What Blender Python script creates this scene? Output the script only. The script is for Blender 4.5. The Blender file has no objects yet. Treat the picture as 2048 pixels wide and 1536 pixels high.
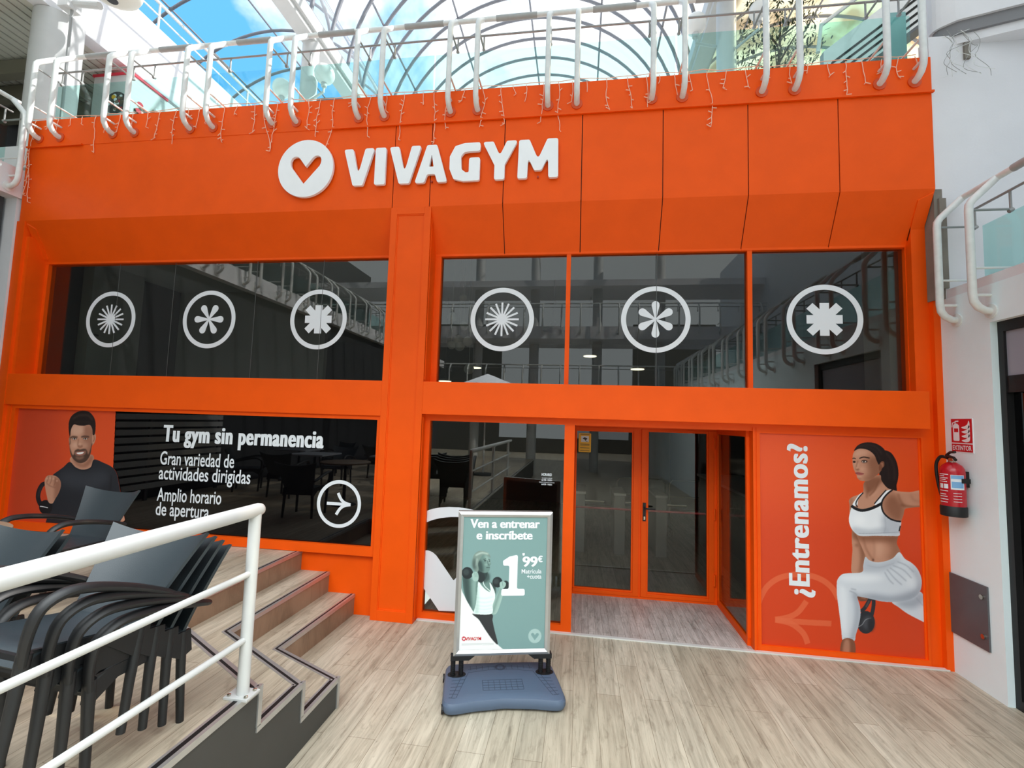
import bpy, math, random
import numpy as np
from mathutils import Vector, Matrix
from mathutils.geometry import tessellate_polygon

S = bpy.context.scene
COL = S.collection
R = math.radians
# ------------------------------------------------------------------ camera
YAW, PITCH, ROLL, FPX, CAMH = 0.14342641, 0.07695955, 0.03108825, 932.93, 2.2
def cam_axes():
    cy, sy = math.cos(YAW), math.sin(YAW)
    fwd = Vector((-sy, cy, 0)); right = Vector((cy, sy, 0)); up = Vector((0, 0, 1))
    f2 = fwd*math.cos(PITCH)+up*math.sin(PITCH); u2 = up*math.cos(PITCH)-fwd*math.sin(PITCH)
    r3 = right*math.cos(ROLL)+u2*math.sin(ROLL); u3 = u2*math.cos(ROLL)-right*math.sin(ROLL)
    return r3, u3, f2
CR, CU, CF = cam_axes()
cd = bpy.data.cameras.new('camera'); cam = bpy.data.objects.new('camera', cd); COL.objects.link(cam)
cd.sensor_width = 36; cd.lens = FPX/2048*36; cd.clip_start = .05; cd.clip_end = 500
m3 = Matrix((CR, CU, -CF)).transposed()
cam.matrix_world = Matrix.Translation((0, 0, CAMH)) @ m3.to_4x4()
S.camera = cam
# ------------------------------------------------------------------ sky, sun, exposure
S.view_settings.view_transform = 'Standard'; S.view_settings.look = 'None'
S.view_settings.gamma = 1; S.view_settings.use_curve_mapping = False
S.view_settings.exposure = 0.5
S.cycles.use_denoising = True
S.cycles.max_bounces = 8; S.cycles.diffuse_bounces = 4; S.cycles.transparent_max_bounces = 24
S.cycles.caustics_reflective = False; S.cycles.caustics_refractive = False
S.cycles.sample_clamp_indirect = 6
W = bpy.data.worlds.new('sky'); S.world = W; W.use_nodes = True
wn, wl = W.node_tree.nodes, W.node_tree.links
wn.clear()
def wnode(t, **k):
    n = wn.new(t)
    for a, v in k.items(): setattr(n, a, v)
    return n
tc = wnode('ShaderNodeTexCoord'); nz = wnode('ShaderNodeTexNoise')
nz.inputs['Scale'].default_value = 3.2; nz.inputs['Detail'].default_value = 6; nz.inputs['Roughness'].default_value = .55
nz.inputs['Distortion'].default_value = .4
wl.new(tc.outputs['Generated'], nz.inputs['Vector'])
cr = wnode('ShaderNodeValToRGB'); cr.color_ramp.elements[0].position = .44; cr.color_ramp.elements[1].position = .60
cr.color_ramp.elements[0].color = (.13, .46, .86, 1); cr.color_ramp.elements[1].color = (1.15, 1.18, 1.2, 1)
sx = wnode('ShaderNodeSeparateXYZ'); wl.new(tc.outputs['Generated'], sx.inputs[0])       # more cloud towards the right of the vaults
cb = wnode('ShaderNodeMapRange', interpolation_type='SMOOTHSTEP'); cb.inputs['From Min'].default_value = -.52; cb.inputs['From Max'].default_value = -.05
cb.inputs['To Min'].default_value = -.05; cb.inputs['To Max'].default_value = .13; wl.new(sx.outputs['X'], cb.inputs['Value'])
ca = wnode('ShaderNodeMath', operation='ADD'); wl.new(nz.outputs['Fac'], ca.inputs[0]); wl.new(cb.outputs['Result'], ca.inputs[1])
wl.new(ca.outputs[0], cr.inputs['Fac'])
dt = wnode('ShaderNodeVectorMath', operation='DOT_PRODUCT'); dt.inputs[1].default_value = (-.12, -.95, .28)
wl.new(tc.outputs['Generated'], dt.inputs[0])
mr = wnode('ShaderNodeMapRange', interpolation_type='SMOOTHSTEP')
mr.inputs['From Min'].default_value = -.35; mr.inputs['From Max'].default_value = .85
mr.inputs['To Min'].default_value = 0; mr.inputs['To Max'].default_value = 1
wl.new(dt.outputs['Value'], mr.inputs['Value'])
bg = wnode('ShaderNodeBackground'); wo = wnode('ShaderNodeOutputWorld')
hz = wnode('ShaderNodeMix', data_type='RGBA')     # the sky whitens and brightens towards the hazy sunny side behind the viewer
hz.inputs['B'].default_value = (.92, 1.0, 1.04, 1)
wl.new(mr.outputs['Result'], hz.inputs['Factor']); wl.new(cr.outputs['Color'], hz.inputs['A'])
wl.new(hz.outputs['Result'], bg.inputs['Color']); bg.inputs['Strength'].default_value = 1.0
wl.new(bg.outputs[0], wo.inputs[0])
sd = bpy.data.lights.new('sun', 'SUN'); sun = bpy.data.objects.new('sun', sd); COL.objects.link(sun)
sd.energy = 4.5; sd.angle = R(.6); sd.color = (1, .96, .9)
sun.rotation_euler = Vector((-.72, -.22, -.66)).to_track_quat('-Z', 'Y').to_euler()

ld = bpy.data.lights.new('hall_fill_light', 'AREA'); lo = bpy.data.objects.new('hall_fill_light', ld); COL.objects.link(lo)   # added fill light, no real lamp; lifts the floor and lower walls
ld.shape = 'RECTANGLE'; ld.size = 8.2; ld.size_y = 6.4; ld.spread = R(149); ld.energy = 510; ld.color = (.93, .985, 1)
lo.location = (-1.0, -1.45, 4.5)

# ------------------------------------------------------------------ helpers
def ray(x, y): return CR*((x-1024)/FPX) - CU*((y-768)/FPX) + CF
CO = Vector((0, 0, CAMH))
def ony(x, y, Y):
    d = ray(x, y); return CO + d*(Y/d.y)
def onz(x, y, z):
    d = ray(x, y); return CO + d*((z-CAMH)/d.z)
def lin(c):
    c = c/255 if c > 1 else c
    return c/12.92 if c <= .04045 else ((c+.055)/1.055)**2.4
def rgb(r, g, b): return (lin(r), lin(g), lin(b), 1)

M = {}
def mat(name, c, rough=.5, metal=0., spec=.5, var=0., scale=6., bump=0., bscale=80., emit=0.):
    m = bpy.data.materials.new(name); m.use_nodes = True; M[name] = m
    n, l = m.node_tree.nodes, m.node_tree.links; p = n['Principled BSDF']
    p.inputs['Roughness'].default_value = rough; p.inputs['Metallic'].default_value = metal
    p.inputs['Specular IOR Level'].default_value = spec
    base = rgb(*c)
    if emit:
        p.inputs['Emission Color'].default_value = base; p.inputs['Emission Strength'].default_value = emit
    t = n.new('ShaderNodeTexCoord')
    if var:
        q = n.new('ShaderNodeTexNoise'); q.inputs['Scale'].default_value = scale; q.inputs['Detail'].default_value = 5
        l.new(t.outputs['Object'], q.inputs['Vector'])
        r = n.new('ShaderNodeValToRGB')
        r.color_ramp.elements[0].position = .3; r.color_ramp.elements[1].position = .7
        r.color_ramp.elements[0].color = tuple(v*(1-var) for v in base[:3])+(1,)
        r.color_ramp.elements[1].color = tuple(min(1, v*(1+var*.6)) for v in base[:3])+(1,)
        l.new(q.outputs['Fac'], r.inputs['Fac']); l.new(r.outputs['Color'], p.inputs['Base Color'])
    else: p.inputs['Base Color'].default_value = base
    if bump:
        q = n.new('ShaderNodeTexNoise'); q.inputs['Scale'].default_value = bscale; q.inputs['Detail'].default_value = 3
        l.new(t.outputs['Object'], q.inputs['Vector'])
        b = n.new('ShaderNodeBump'); b.inputs['Strength'].default_value = bump; b.inputs['Distance'].default_value = .01
        l.new(q.outputs['Fac'], b.inputs['Height']); l.new(b.outputs['Normal'], p.inputs['Normal'])
    return m
def wood(name, c1, c2, plank=.2, length=1.3, rot=90, rough=.45, grain=(16, 1.25), dark=.52, gap=(.35, .3, .25)):
    m = bpy.data.materials.new(name); m.use_nodes = True; M[name] = m
    n, l = m.node_tree.nodes, m.node_tree.links; p = n['Principled BSDF']
    p.inputs['Roughness'].default_value = rough
    t = n.new('ShaderNodeTexCoord'); mp = n.new('ShaderNodeMapping'); mp.inputs['Rotation'].default_value = (0, 0, R(rot))
    l.new(t.outputs['Object'], mp.inputs['Vector'])
    b = n.new('ShaderNodeTexBrick'); b.offset = .37; b.offset_frequency = 2
    b.inputs['Scale'].default_value = 1; b.inputs['Brick Width'].default_value = length; b.inputs['Row Height'].default_value = plank
    b.inputs['Mortar Size'].default_value = .0016; b.inputs['Mortar Smooth'].default_value = .2; b.inputs['Bias'].default_value = 0
    b.inputs['Color1'].default_value = rgb(*c1); b.inputs['Color2'].default_value = rgb(*c2)
    b.inputs['Mortar'].default_value = tuple(v*g for v, g in zip(rgb(*c1)[:3], gap))+(1,)
    l.new(mp.outputs['Vector'], b.inputs['Vector'])
    def grainmix(prev, sc, detail, lo, hi, fac, dk):
        g = n.new('ShaderNodeMapping'); g.inputs['Scale'].default_value = sc
        l.new(mp.outputs['Vector'], g.inputs['Vector'])
        q = n.new('ShaderNodeTexNoise'); q.inputs['Scale'].default_value = 1; q.inputs['Detail'].default_value = detail
        q.inputs['Roughness'].default_value = .65; q.inputs['Distortion'].default_value = .6
        l.new(g.outputs['Vector'], q.inputs['Vector'])
        r = n.new('ShaderNodeValToRGB'); r.color_ramp.elements[0].position = lo; r.color_ramp.elements[1].position = hi
        r.color_ramp.elements[0].color = (dk, dk*.97, dk*.93, 1); r.color_ramp.elements[1].color = (1, 1, 1, 1)
        l.new(q.outputs['Fac'], r.inputs['Fac'])
        x = n.new('ShaderNodeMix'); x.data_type = 'RGBA'; x.blend_type = 'MULTIPLY'; x.inputs['Factor'].default_value = fac
        l.new(prev, x.inputs['A']); l.new(r.outputs['Color'], x.inputs['B'])
        return x.outputs['Result']
    o = grainmix(b.outputs['Color'], (grain[1], grain[0], 1), 7, .33, .6, .75, dark)
    o = grainmix(o, (grain[1]*2.2, grain[0]*3.2, 1), 4, .34, .5, .5, .6)
    o = grainmix(o, (.9, 2.2, 1), 3, .3, .7, .5, .72)
    o = grainmix(o, (5, 15, 1), 8, .36, .46, .55, .62)
    o = grainmix(o, (7, 30, 1), 5, .27, .34, .8, .45)
    l.new(o, p.inputs['Base Color'])
    return m
def glass(name, tint, ior=1.5, rough=0., refl=(1, 1, 1)):
    m = bpy.data.materials.new(name); m.use_nodes = True; M[name] = m
    n, l = m.node_tree.nodes, m.node_tree.links; n.clear()
    o = n.new('ShaderNodeOutputMaterial'); x = n.new('ShaderNodeMixShader'); t = n.new('ShaderNodeBsdfTransparent')
    g = n.new('ShaderNodeBsdfGlossy'); f = n.new('ShaderNodeFresnel'); ge = n.new('ShaderNodeNewGeometry'); mi = n.new('ShaderNodeMix'); mi.inputs['A'].default_value = ior; mi.inputs['B'].default_value = 1/ior
    l.new(ge.outputs['Backfacing'], mi.inputs['Factor']); l.new(mi.outputs['Result'], f.inputs['IOR'])
    g.inputs['Roughness'].default_value = rough; g.inputs['Color'].default_value = (*refl, 1); t.inputs['Color'].default_value = (*tint, 1)
    l.new(f.outputs[0], x.inputs[0]); l.new(t.outputs[0], x.inputs[1]); l.new(g.outputs[0], x.inputs[2]); l.new(x.outputs[0], o.inputs[0])
    return m

class MB:
    """collects boxes, tubes, sweeps and polygons; build() links them as ONE mesh"""
    def __init__(s): s.v = []; s.f = []; s.mi = []; s.m = 0
    def add(s, vs, fs):
        o = len(s.v); s.v += [tuple(p) for p in vs]
        for f in fs: s.f.append([i+o for i in f]); s.mi.append(s.m)
        return s
    def box(s, x0, x1, y0, y1, z0, z1):
        vs = [(x, y, z) for z in (z0, z1) for y in (y0, y1) for x in (x0, x1)]
        return s.add(vs, [(0, 2, 3, 1), (4, 5, 7, 6), (0, 1, 5, 4), (2, 6, 7, 3), (0, 4, 6, 2), (1, 3, 7, 5)])
    def hexa(s, p):   # 8 points: bottom ring 0-3, top ring 4-7
        return s.add(p, [(3, 2, 1, 0), (4, 5, 6, 7), (0, 1, 5, 4), (1, 2, 6, 5), (2, 3, 7, 6), (3, 0, 4, 7)])
    def tube(s, pts, r, seg=10, rb=None, cap=True, flat=None):
        P = [Vector(p) for p in pts]; n = len(P); rings = []
        t0 = (P[1]-P[0]).normalized()
        a = Vector((0, 0, 1)) if abs(t0.z) < .9 else Vector((1, 0, 0))
        u = t0.cross(a).normalized(); vs = []
        for i in range(n):
            t = (P[min(i+1, n-1)]-P[max(i-1, 0)]).normalized()
            u = (u - t*u.dot(t)); u = u.normalized() if u.length > 1e-6 else t.orthogonal().normalized()
            w = t.cross(u)
            ri = r[i] if isinstance(r, (list, tuple)) else r
            ru, rw = (ri, ri) if flat is None else (ri*flat[0], ri*flat[1])
            for k in range(seg):
                an = 2*math.pi*k/seg
                vs.append(P[i]+u*(ru*math.cos(an))+w*(rw*math.sin(an)))
        fs = []
        for i in range(n-1):
            for k in range(seg):
                k2 = (k+1) % seg
                fs.append((i*seg+k, i*seg+k2, (i+1)*seg+k2, (i+1)*seg+k))
        if cap:
            fs.append(tuple(reversed(range(seg)))); fs.append(tuple((n-1)*seg+k for k in range(seg)))
        return s.add(vs, fs)
    def lathe(s, prof, c=(0, 0, 0), seg=24, axis='z', sx=1, sy=1):
        vs = []; fs = []
        for r, h in prof:
            for k in range(seg):
                a = 2*math.pi*k/seg; p, q = r*math.cos(a)*sx, r*math.sin(a)*sy
                vs.append({'z': (c[0]+p, c[1]+q, c[2]+h), 'y': (c[0]+p, c[1]+h, c[2]-q), 'x': (c[0]+h, c[1]+p, c[2]+q)}[axis])
        for i in range(len(prof)-1):
            for k in range(seg):
                k2 = (k+1) % seg; fs.append((i*seg+k, i*seg+k2, (i+1)*seg+k2, (i+1)*seg+k))
        fs.append(tuple(reversed(range(seg)))); fs.append(tuple((len(prof)-1)*seg+k for k in range(seg)))
        return s.add(vs, fs)
    def ball(s, c, r, seg=20, sz=1):
        return s.lathe([(max(1e-3, r*math.sin(math.pi*i/12)), -r*sz*math.cos(math.pi*i/12)) for i in range(13)], c, seg)
    def prism(s, loops, fn, h):
        """loops: outline then holes in (u,v); fn(u,v,d)->xyz; solid from d=0 to d=h"""
        loops = [list(l) for l in loops]
        flat = [p for l in loops for p in l]
        tris = tessellate_polygon([[Vector((p[0], p[1], 0)) for p in l] for l in loops])
        n = len(flat); vs = [fn(u, v, h) for u, v in flat]+[fn(u, v, 0) for u, v in flat]; fs = []
        for t in tris:
            a, b, c = (flat[i] for i in t)
            if (b[0]-a[0])*(c[1]-a[1])-(b[1]-a[1])*(c[0]-a[0]) < 0: t = (t[0], t[2], t[1])
            fs.append(tuple(t)); fs.append(tuple(i+n for i in reversed(t)))
        o = 0
        for li, l in enumerate(loops):
            k = len(l); ar = sum(l[i][0]*l[(i+1) % k][1]-l[(i+1) % k][0]*l[i][1] for i in range(k))
            for i in range(k):
                j = (i+1) % k; q = (o+i, o+n+i, o+n+j, o+j)
                fs.append(q if (ar > 0) == (li == 0) else tuple(reversed(q)))
            o += k
        return s.add(vs, fs)
    def build(s, name, mats, parent=None, smooth=False, bevel=0, world=True, normals=False):
        me = bpy.data.meshes.new(name)
        o = Vector(parent_world(parent)) if (parent and world) else Vector((0, 0, 0))
        me.from_pydata([(x-o.x, y-o.y, z-o.z) for x, y, z in s.v], [], s.f)
        for m in (mats if isinstance(mats, (list, tuple)) else [mats]): me.materials.append(M[m] if isinstance(m, str) else m)
        me.polygons.foreach_set('material_index', s.mi)
        me.update()
        if normals:
            import bmesh
            b = bmesh.new(); b.from_mesh(me); bmesh.ops.recalc_face_normals(b, faces=b.faces); b.to_mesh(me); b.free()
        ob = bpy.data.objects.new(name, me); COL.objects.link(ob)
        if parent: ob.parent = parent
        if smooth is True: me.shade_smooth()
        elif smooth: shade_auto(me, smooth)
        if bevel:
            b = ob.modifiers.new('bevel', 'BEVEL'); b.width = bevel; b.segments = 2; b.limit_method = 'ANGLE'
        return ob
def parent_world(p):
    v = Vector(p.location)
    while p.parent: p = p.parent; v = v+p.location
    return v
def shade_auto(me, ang):
    me.shade_smooth()
    try: me.set_sharp_from_angle(angle=R(ang))
    except Exception: pass
def tag(o, label=None, cat=None, group=None, kind=None):
    if label: o['label'] = label
    if cat: o['category'] = cat
    if group: o['group'] = group
    if kind: o['kind'] = kind
    return o
def thing(name, label, cat, loc=(0, 0, 0), group=None):
    o = bpy.data.objects.new(name, None); COL.objects.link(o); o.location = loc; o.empty_display_size = .1
    return tag(o, label, cat, group)
def struct(mb, name, mats, **k): return tag(mb.build(name, mats, **k), kind='structure')
def box(*a): return MB().box(*a)
def copy_tree(o, parent=None):
    c = o.copy(); COL.objects.link(c); c.parent = parent
    for ch in list(o.children): copy_tree(ch, c)
    return c
def circle(cx, cy, r, n=48, a0=0, a1=2*math.pi, ry=None):
    ry = ry or r; full = abs(a1-a0-2*math.pi) < 1e-6
    k = n if full else n+1
    return [(cx+r*math.cos(a0+(a1-a0)*i/n), cy+ry*math.sin(a0+(a1-a0)*i/n)) for i in range(k)]
def rounded(poly, r, n=5):
    out = []; k = len(poly)
    for i in range(k):
        p0, p1, p2 = (Vector(poly[(i+d) % k][:2]) for d in (-1, 0, 1))
        rr = poly[i][2] if len(poly[i]) > 2 else r
        a, b = (p0-p1), (p2-p1); la, lb = a.length, b.length; a.normalize(); b.normalize()
        ang = a.angle(b); t = min(rr/max(math.tan(ang/2), .05), la*.48, lb*.48)
        q0, q2 = p1+a*t, p1+b*t
        if rr <= 0: out.append(tuple(p1)); continue
        for j in range(n+1):
            u = j/n; out.append(tuple(q0*(1-u)**2+p1*2*u*(1-u)+q2*u*u))
    return out
def spline(P, closed=True, n=5):
    """Catmull-Rom through points"""
    P = [tuple(p) for p in P]; k = len(P); out = []
    for i in range(k if closed else k-1):
        g = (lambda j: P[j % k]) if closed else (lambda j: P[max(0, min(k-1, j))])
        p0, p1, p2, p3 = g(i-1), g(i), g(i+1), g(i+2)
        for j in range(n):
            t = j/n
            out.append(tuple(.5*(2*b+(c-a)*t+(2*a-5*b+4*c-d)*t*t+(3*b-a-3*c+d)*t**3) for a, b, c, d in zip(p0, p1, p2, p3)))
    if not closed: out.append(P[-1])
    return out
def stroke(pts, w, closed=False):
    """outline polygon of a thick line; w is a width or a list"""
    k = len(pts); L, Rr = [], []
    for i in range(k):
        a = Vector(pts[max(i-1, 0)]); b = Vector(pts[min(i+1, k-1)]); d = (b-a)
        d = d.normalized() if d.length else Vector((1, 0)); nn = Vector((-d.y, d.x))
        h = (w[min(len(w)-1, i*len(w)//k)] if isinstance(w, (list, tuple)) else w)/2
        p = Vector(pts[i]); L.append(tuple(p+nn*h)); Rr.append(tuple(p-nn*h))
    return L+Rr[::-1]
# planes: (u,v,d) -> world ; d is out of the surface
def planeY(Y): return lambda u, v, d: (u, Y-d, v)
def text_mesh(body, bold=0., sx=1., shear=0., spacing=1.):
    cu = bpy.data.curves.new('lettering', 'FONT'); cu.body = body; cu.offset = bold; cu.resolution_u = 6; cu.shear = shear
    cu.space_character = spacing
    ob = bpy.data.objects.new('lettering', cu); COL.objects.link(ob)
    dg = bpy.context.evaluated_depsgraph_get(); me = bpy.data.meshes.new_from_object(ob.evaluated_get(dg))
    v = [(p.co.x, p.co.y) for p in me.vertices]; f = [list(p.vertices) for p in me.polygons]
    bpy.data.objects.remove(ob); bpy.data.curves.remove(cu); bpy.data.meshes.remove(me)
    return v, f
CAPH = max(p[1] for p in text_mesh('H')[0])
def put_text(mb, body, x0, x1, base, cap, fn, bold=0., d=.003, rot=False, spacing=1., smear=None):
    """fit text so its ink runs x0..x1 and its capitals are cap high above base, on plane fn"""
    v, f = text_mesh(body, bold, spacing=spacing)
    a, b = min(p[0] for p in v), max(p[0] for p in v); kx = (x1-x0)/(b-a); ky = cap/(CAPH+2*bold)
    pts = [(x0+(p[0]-a)*kx, base+(p[1]+bold)*ky) for p in v]
    if rot: pts = [(-q, p) for p, q in pts]
    for k, sh in enumerate(smear if smear else (0,)):
        mb.add([fn(p+(0 if rot else sh), q+(sh if rot else 0), d+.0003*k) for p, q in pts], f)
    return mb
def strip(mb, path, z0, z1, a, b, closed=False):
    """box-section strip along a 2D path, from offset a to b to the right of travel"""
    k = len(path); rows = []
    for i in range(k):
        p = Vector(path[i]); ns = []
        if i > 0: e = (p-Vector(path[i-1])).normalized(); ns.append(Vector((e.y, -e.x)))
        if i < k-1: e = (Vector(path[i+1])-p).normalized(); ns.append(Vector((e.y, -e.x)))
        n = ns[0]
        if len(ns) == 2:
            n = (ns[0]+ns[1]); n = n/(n.length_squared/2)
        rows.append((p+n*a, p+n*b))
    for i in range(k-1):
        (A, B), (C, D) = rows[i], rows[i+1]
        mb.add([(A.x, A.y, z0), (B.x, B.y, z0), (D.x, D.y, z0), (C.x, C.y, z0), (A.x, A.y, z1), (B.x, B.y, z1), (D.x, D.y, z1), (C.x, C.y, z1)],
               [(3, 2, 1, 0), (4, 5, 6, 7), (0, 1, 5, 4), (1, 2, 6, 5), (2, 3, 7, 6), (3, 0, 4, 7)])
    return mb
rnd = random.Random(7)

# ------------------------------------------------------------------ materials
mat('orange', (246, 88, 6), .5, spec=.2, var=.05, scale=3, bump=.05, bscale=60)
mat('flange_orange', (214, 76, 16), .5)
mat('orange_dark', (176, 52, 14), .5)
mat('seam', (70, 24, 12), .8)
mat('white_wall', (226, 226, 228), .75, var=.035, scale=2.2, bump=.12, bscale=40)
mat('white_paint', (202, 203, 201), .45, var=.03, scale=8)
mat('rail_paint', (226, 229, 226), .35, var=.08, scale=14)
mat('rail_sleeve', (168, 170, 168), .45, var=.06, scale=20)
mat('joint_grey', (84, 86, 84), .4)
mat('thin_steel', (150, 152, 150), .4, .3)
mat('grey_dark', (58, 60, 62), .6, var=.08)
mat('grey_panel', (92, 92, 95), .45, .2, var=.06)
mat('stringer', (66, 65, 62), .6, var=.06, scale=4)
mat('black', (16, 16, 17), .5)
mat('black_film', (5, 5, 6), .02, spec=.45)
mat('interior', (52, 54, 54), .8)
mat('interior_light', (120, 122, 118), .8)
mat('aluminium', (198, 198, 196), .35, .7, var=.05, scale=12)
mat('alu_light', (226, 226, 222), .4, .2)
mat('decal_white', (232, 236, 240), .5)
mat('sign_white', (248, 249, 250), .45, var=.02)
mat('chair', (41, 49, 54), .42, spec=.5, bump=.06, bscale=300)
mat('chair_leg', (22, 23, 25), .5)
mat('red', (182, 18, 34), .25, spec=.6)
mat('red_sign', (198, 26, 40), .45)
mat('rubber', (14, 14, 15), .55)
mat('chrome', (190, 185, 170), .25, 1)
mat('base_plastic', (80, 95, 116), .5, bump=.1, bscale=250)
mat('base_groove', (56, 66, 82), .6)
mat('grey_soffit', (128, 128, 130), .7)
mat('slat', (206, 204, 192), .6)
mat('slat_gap', (24, 24, 24), .8)
mat('louver', (120, 116, 100), .7)
mat('leaf', (38, 62, 34), .5, var=.4, scale=4)
mat('bark', (92, 74, 58), .8, var=.2)
mat('globe', (240, 240, 236), .25)
mat('kettle', (40, 40, 42), .4)
mat('yellow', (236, 178, 36), .5)
mat('wire', (246, 190, 160), .5)
mat('wire_grey', (150, 152, 148), .5)
mat('lamp_glow', (255, 244, 214), .5, emit=2.2)
mat('riser', (150, 124, 102), .5, var=.12, scale=5)
mat('bare_render', (132, 126, 116), .9, var=.15)
mat('table', (130, 112, 94), .5, var=.1)
mat('table_grey', (150, 156, 164), .3)
mat('parasol', (214, 216, 222), .8)
mat('push_red', (170, 30, 44), .4)
mat('stone', (196, 172, 124), .8, var=.35, scale=.9)
mat('label_blue', (120, 170, 214), .5)
mat('label_paper', (222, 228, 234), .5)
mat('red_label', (150, 16, 30), .4)
mat('kiosk_red', (200, 40, 60), .5)
mat('teal_panel', (118, 170, 168), .3)
mat('shop_grey', (150, 148, 158), .3)
wood('floor_wood', (209, 201, 181), (192, 182, 161), .19, 1.35)
wood('deck_wood', (206, 195, 175), (190, 177, 155), .19, 1.35)
wood('recess_wood', (222, 212, 206), (200, 190, 185), .075, .5, grain=(26, 3))
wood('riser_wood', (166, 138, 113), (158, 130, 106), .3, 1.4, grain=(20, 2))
glass('window_glass', (.72, .74, .70), 1.62)
glass('door_glass', (.75, .76, .74), 1.42)
glass('rail_glass', (.76, .92, .90), 1.3)
glass('roof_glass', (.97, .985, 1.0), 1.15)

# ------------------------------------------------------------------ structure
struct(box(-14, 12, -22, 5.08, -.1, 0), 'floor', 'floor_wood')
struct(box(-1.75, 3.5, 5.08, 6.36, -.1, 0.001), 'floor_entrance', 'recess_wood')
struct(box(-7.3, 3.5, 6.36, 13, -.1, 0.0), 'floor_lobby', 'floor_wood')
struct(box(-1.7, 3.46, 5.055, 5.095, 0.0, .012), 'trim_threshold', 'alu_light')
# stepped platform
A, B, C_, D = (-3.09, 5.06), (-3.09, 3.30), (-1.77, 2.54), (-1.77, -9)
A2, B2, C2 = (-2.745, 5.06), (-2.755, 3.55), (-1.77, 2.985)
A3, B3, C3 = (-2.43, 5.06), (-2.46, 3.79), (-1.77, 3.465)
def slab(poly, z0, z1): return MB().prism([poly], lambda u, v, d: (u, v, z0+d), z1-z0)
plat = struct(slab([A, (-7.4, 5.06), (-7.4, -9), D, C_, B], 0, .65), 'platform', 'deck_wood')
s2 = struct(slab([A2, A, B, C_, C2, B2], 0, .433), 'step_upper', 'deck_wood')
s3 = struct(slab([A3, A2, B2, C2, C3, B3], 0, .217), 'step_lower', 'deck_wood')
def nosing(path, z, par, zr):
    rb = MB(); strip(rb, path, z-zr, z-.03, -.006, -.001); rb.build('riser_board', 'riser_wood', par, world=True)
    k = MB()
    strip(k, path, z-.03, z+.004, -.012, .012); strip(k, path, z, z+.004, .03, .045)
    k.m = 1; strip(k, path, z, z+.003, .012, .03)
    k.build('nosing', ['aluminium', 'rubber'], par)
nosing([A, B, C_], .65, plat, .217); nosing([A2, B2, C2], .433, s2, .216); nosing([A3, B3, C3], .217, s3, .217)
# grey stringer face with aluminium edge
zig = [(3.465, 0), (3.465, .217), (2.985, .217), (2.985, .433), (2.54, .433), (2.54, .65), (-9, .65), (-9, 0)]
e = MB().prism([zig], lambda u, v, d: (-1.772+d, u, v), .012)
e.build('stringer_panel', 'stringer', plat, normals=True)
ed = MB()
for (y0, z0), (y1, z1) in zip(zig[:6], zig[1:7]):
    if abs(y0-y1) < 1e-6: ed.box(-1.774, -1.752, y0-.002 if z1 > z0 else y0, y0+.03, min(z0, z1), max(z0, z1)+.004)
    else: ed.box(-1.774, -1.752, min(y0, y1), max(y0, y1), z0-.03, z0+.004)
ed.m = 1
for (y0, z0), (y1, z1) in ((zig[1], zig[2]), (zig[3], zig[4]), (zig[5], zig[6])): ed.box(-1.80, -1.776, min(y0, y1), max(y0, y1)-.01, z0, z0+.0035)
ed.m = 0
for (y0, z0), (y1, z1) in ((zig[1], zig[2]), (zig[3], zig[4]), (zig[5], zig[6])): ed.box(-1.815, -1.80, min(y0, y1), max(y0, y1)-.02, z0, z0+.004)
ed.build('edge_trim', ['aluminium', 'rubber'], plat)

# front wall: fascia, sloping soffit, bands, lower wall
seams = [-7.31, -2.18, -1.735, -.885, -.02, .84, 1.70, 2.57, 3.43]
f = MB()
for a, b in zip(seams, seams[1:]):
    a2 = a+(.005 if a > -7.3 else 0); b2 = b-(.005 if b < 3.4 else 0)
    f.hexa([(a2, 4.96, 4.6), (b2, 4.96, 4.6), (b2, 5.3, 4.6), (a2, 5.3, 4.6), (a2, 4.96, 5.6), (b2, 4.96, 5.6), (b2, 5.3, 5.6), (a2, 5.3, 5.6)])
    f.hexa([(a2, 5.20, 4.125), (b2, 5.20, 4.125), (b2, 5.32, 4.125), (a2, 5.32, 4.125), (a2, 4.96, 4.6), (b2, 4.96, 4.6), (b2, 5.32, 4.6), (a2, 5.32, 4.6)])
    f.box(a2, b2, 5.2, 5.32, 4.10, 4.125)
f.box(-7.31, 3.43, 4.955, 5.4, 5.6, 5.97)
f.m = 1; f.box(-7.2, 3.4, 4.972, 5.28, 4.62, 5.59)
f.hexa([(-2, 5.215, 4.13), (3.4, 5.215, 4.13), (3.4, 5.31, 4.13), (-2, 5.31, 4.13), (-2, 4.975, 4.6), (3.4, 4.975, 4.6), (3.4, 5.31, 4.6), (-2, 5.31, 4.6)])
fascia = struct(f, 'wall_front', ['orange', 'seam'])
struct(box(-3.0, 3.44, 4.93, 4.956, 5.585, 5.605), 'trim_1', 'orange')
struct(box(-7.3, -6.45, 4.93, 4.956, 5.585, 5.605), 'trim_2', 'orange')
b = MB(); b.box(-7.31, -2.19, 4.96, 5.3, 2.2, 2.595); struct(b, 'trim_3', 'orange', bevel=.004)
b = MB(); b.box(-1.71, 3.31, 4.96, 5.3, 2.235, 2.595); struct(b, 'trim_4', 'orange', bevel=.004)
b = MB(); b.box(-7.31, -2.19, 5.06, 5.3, 0, .66); struct(b, 'wall_front_lower', 'orange')
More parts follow.
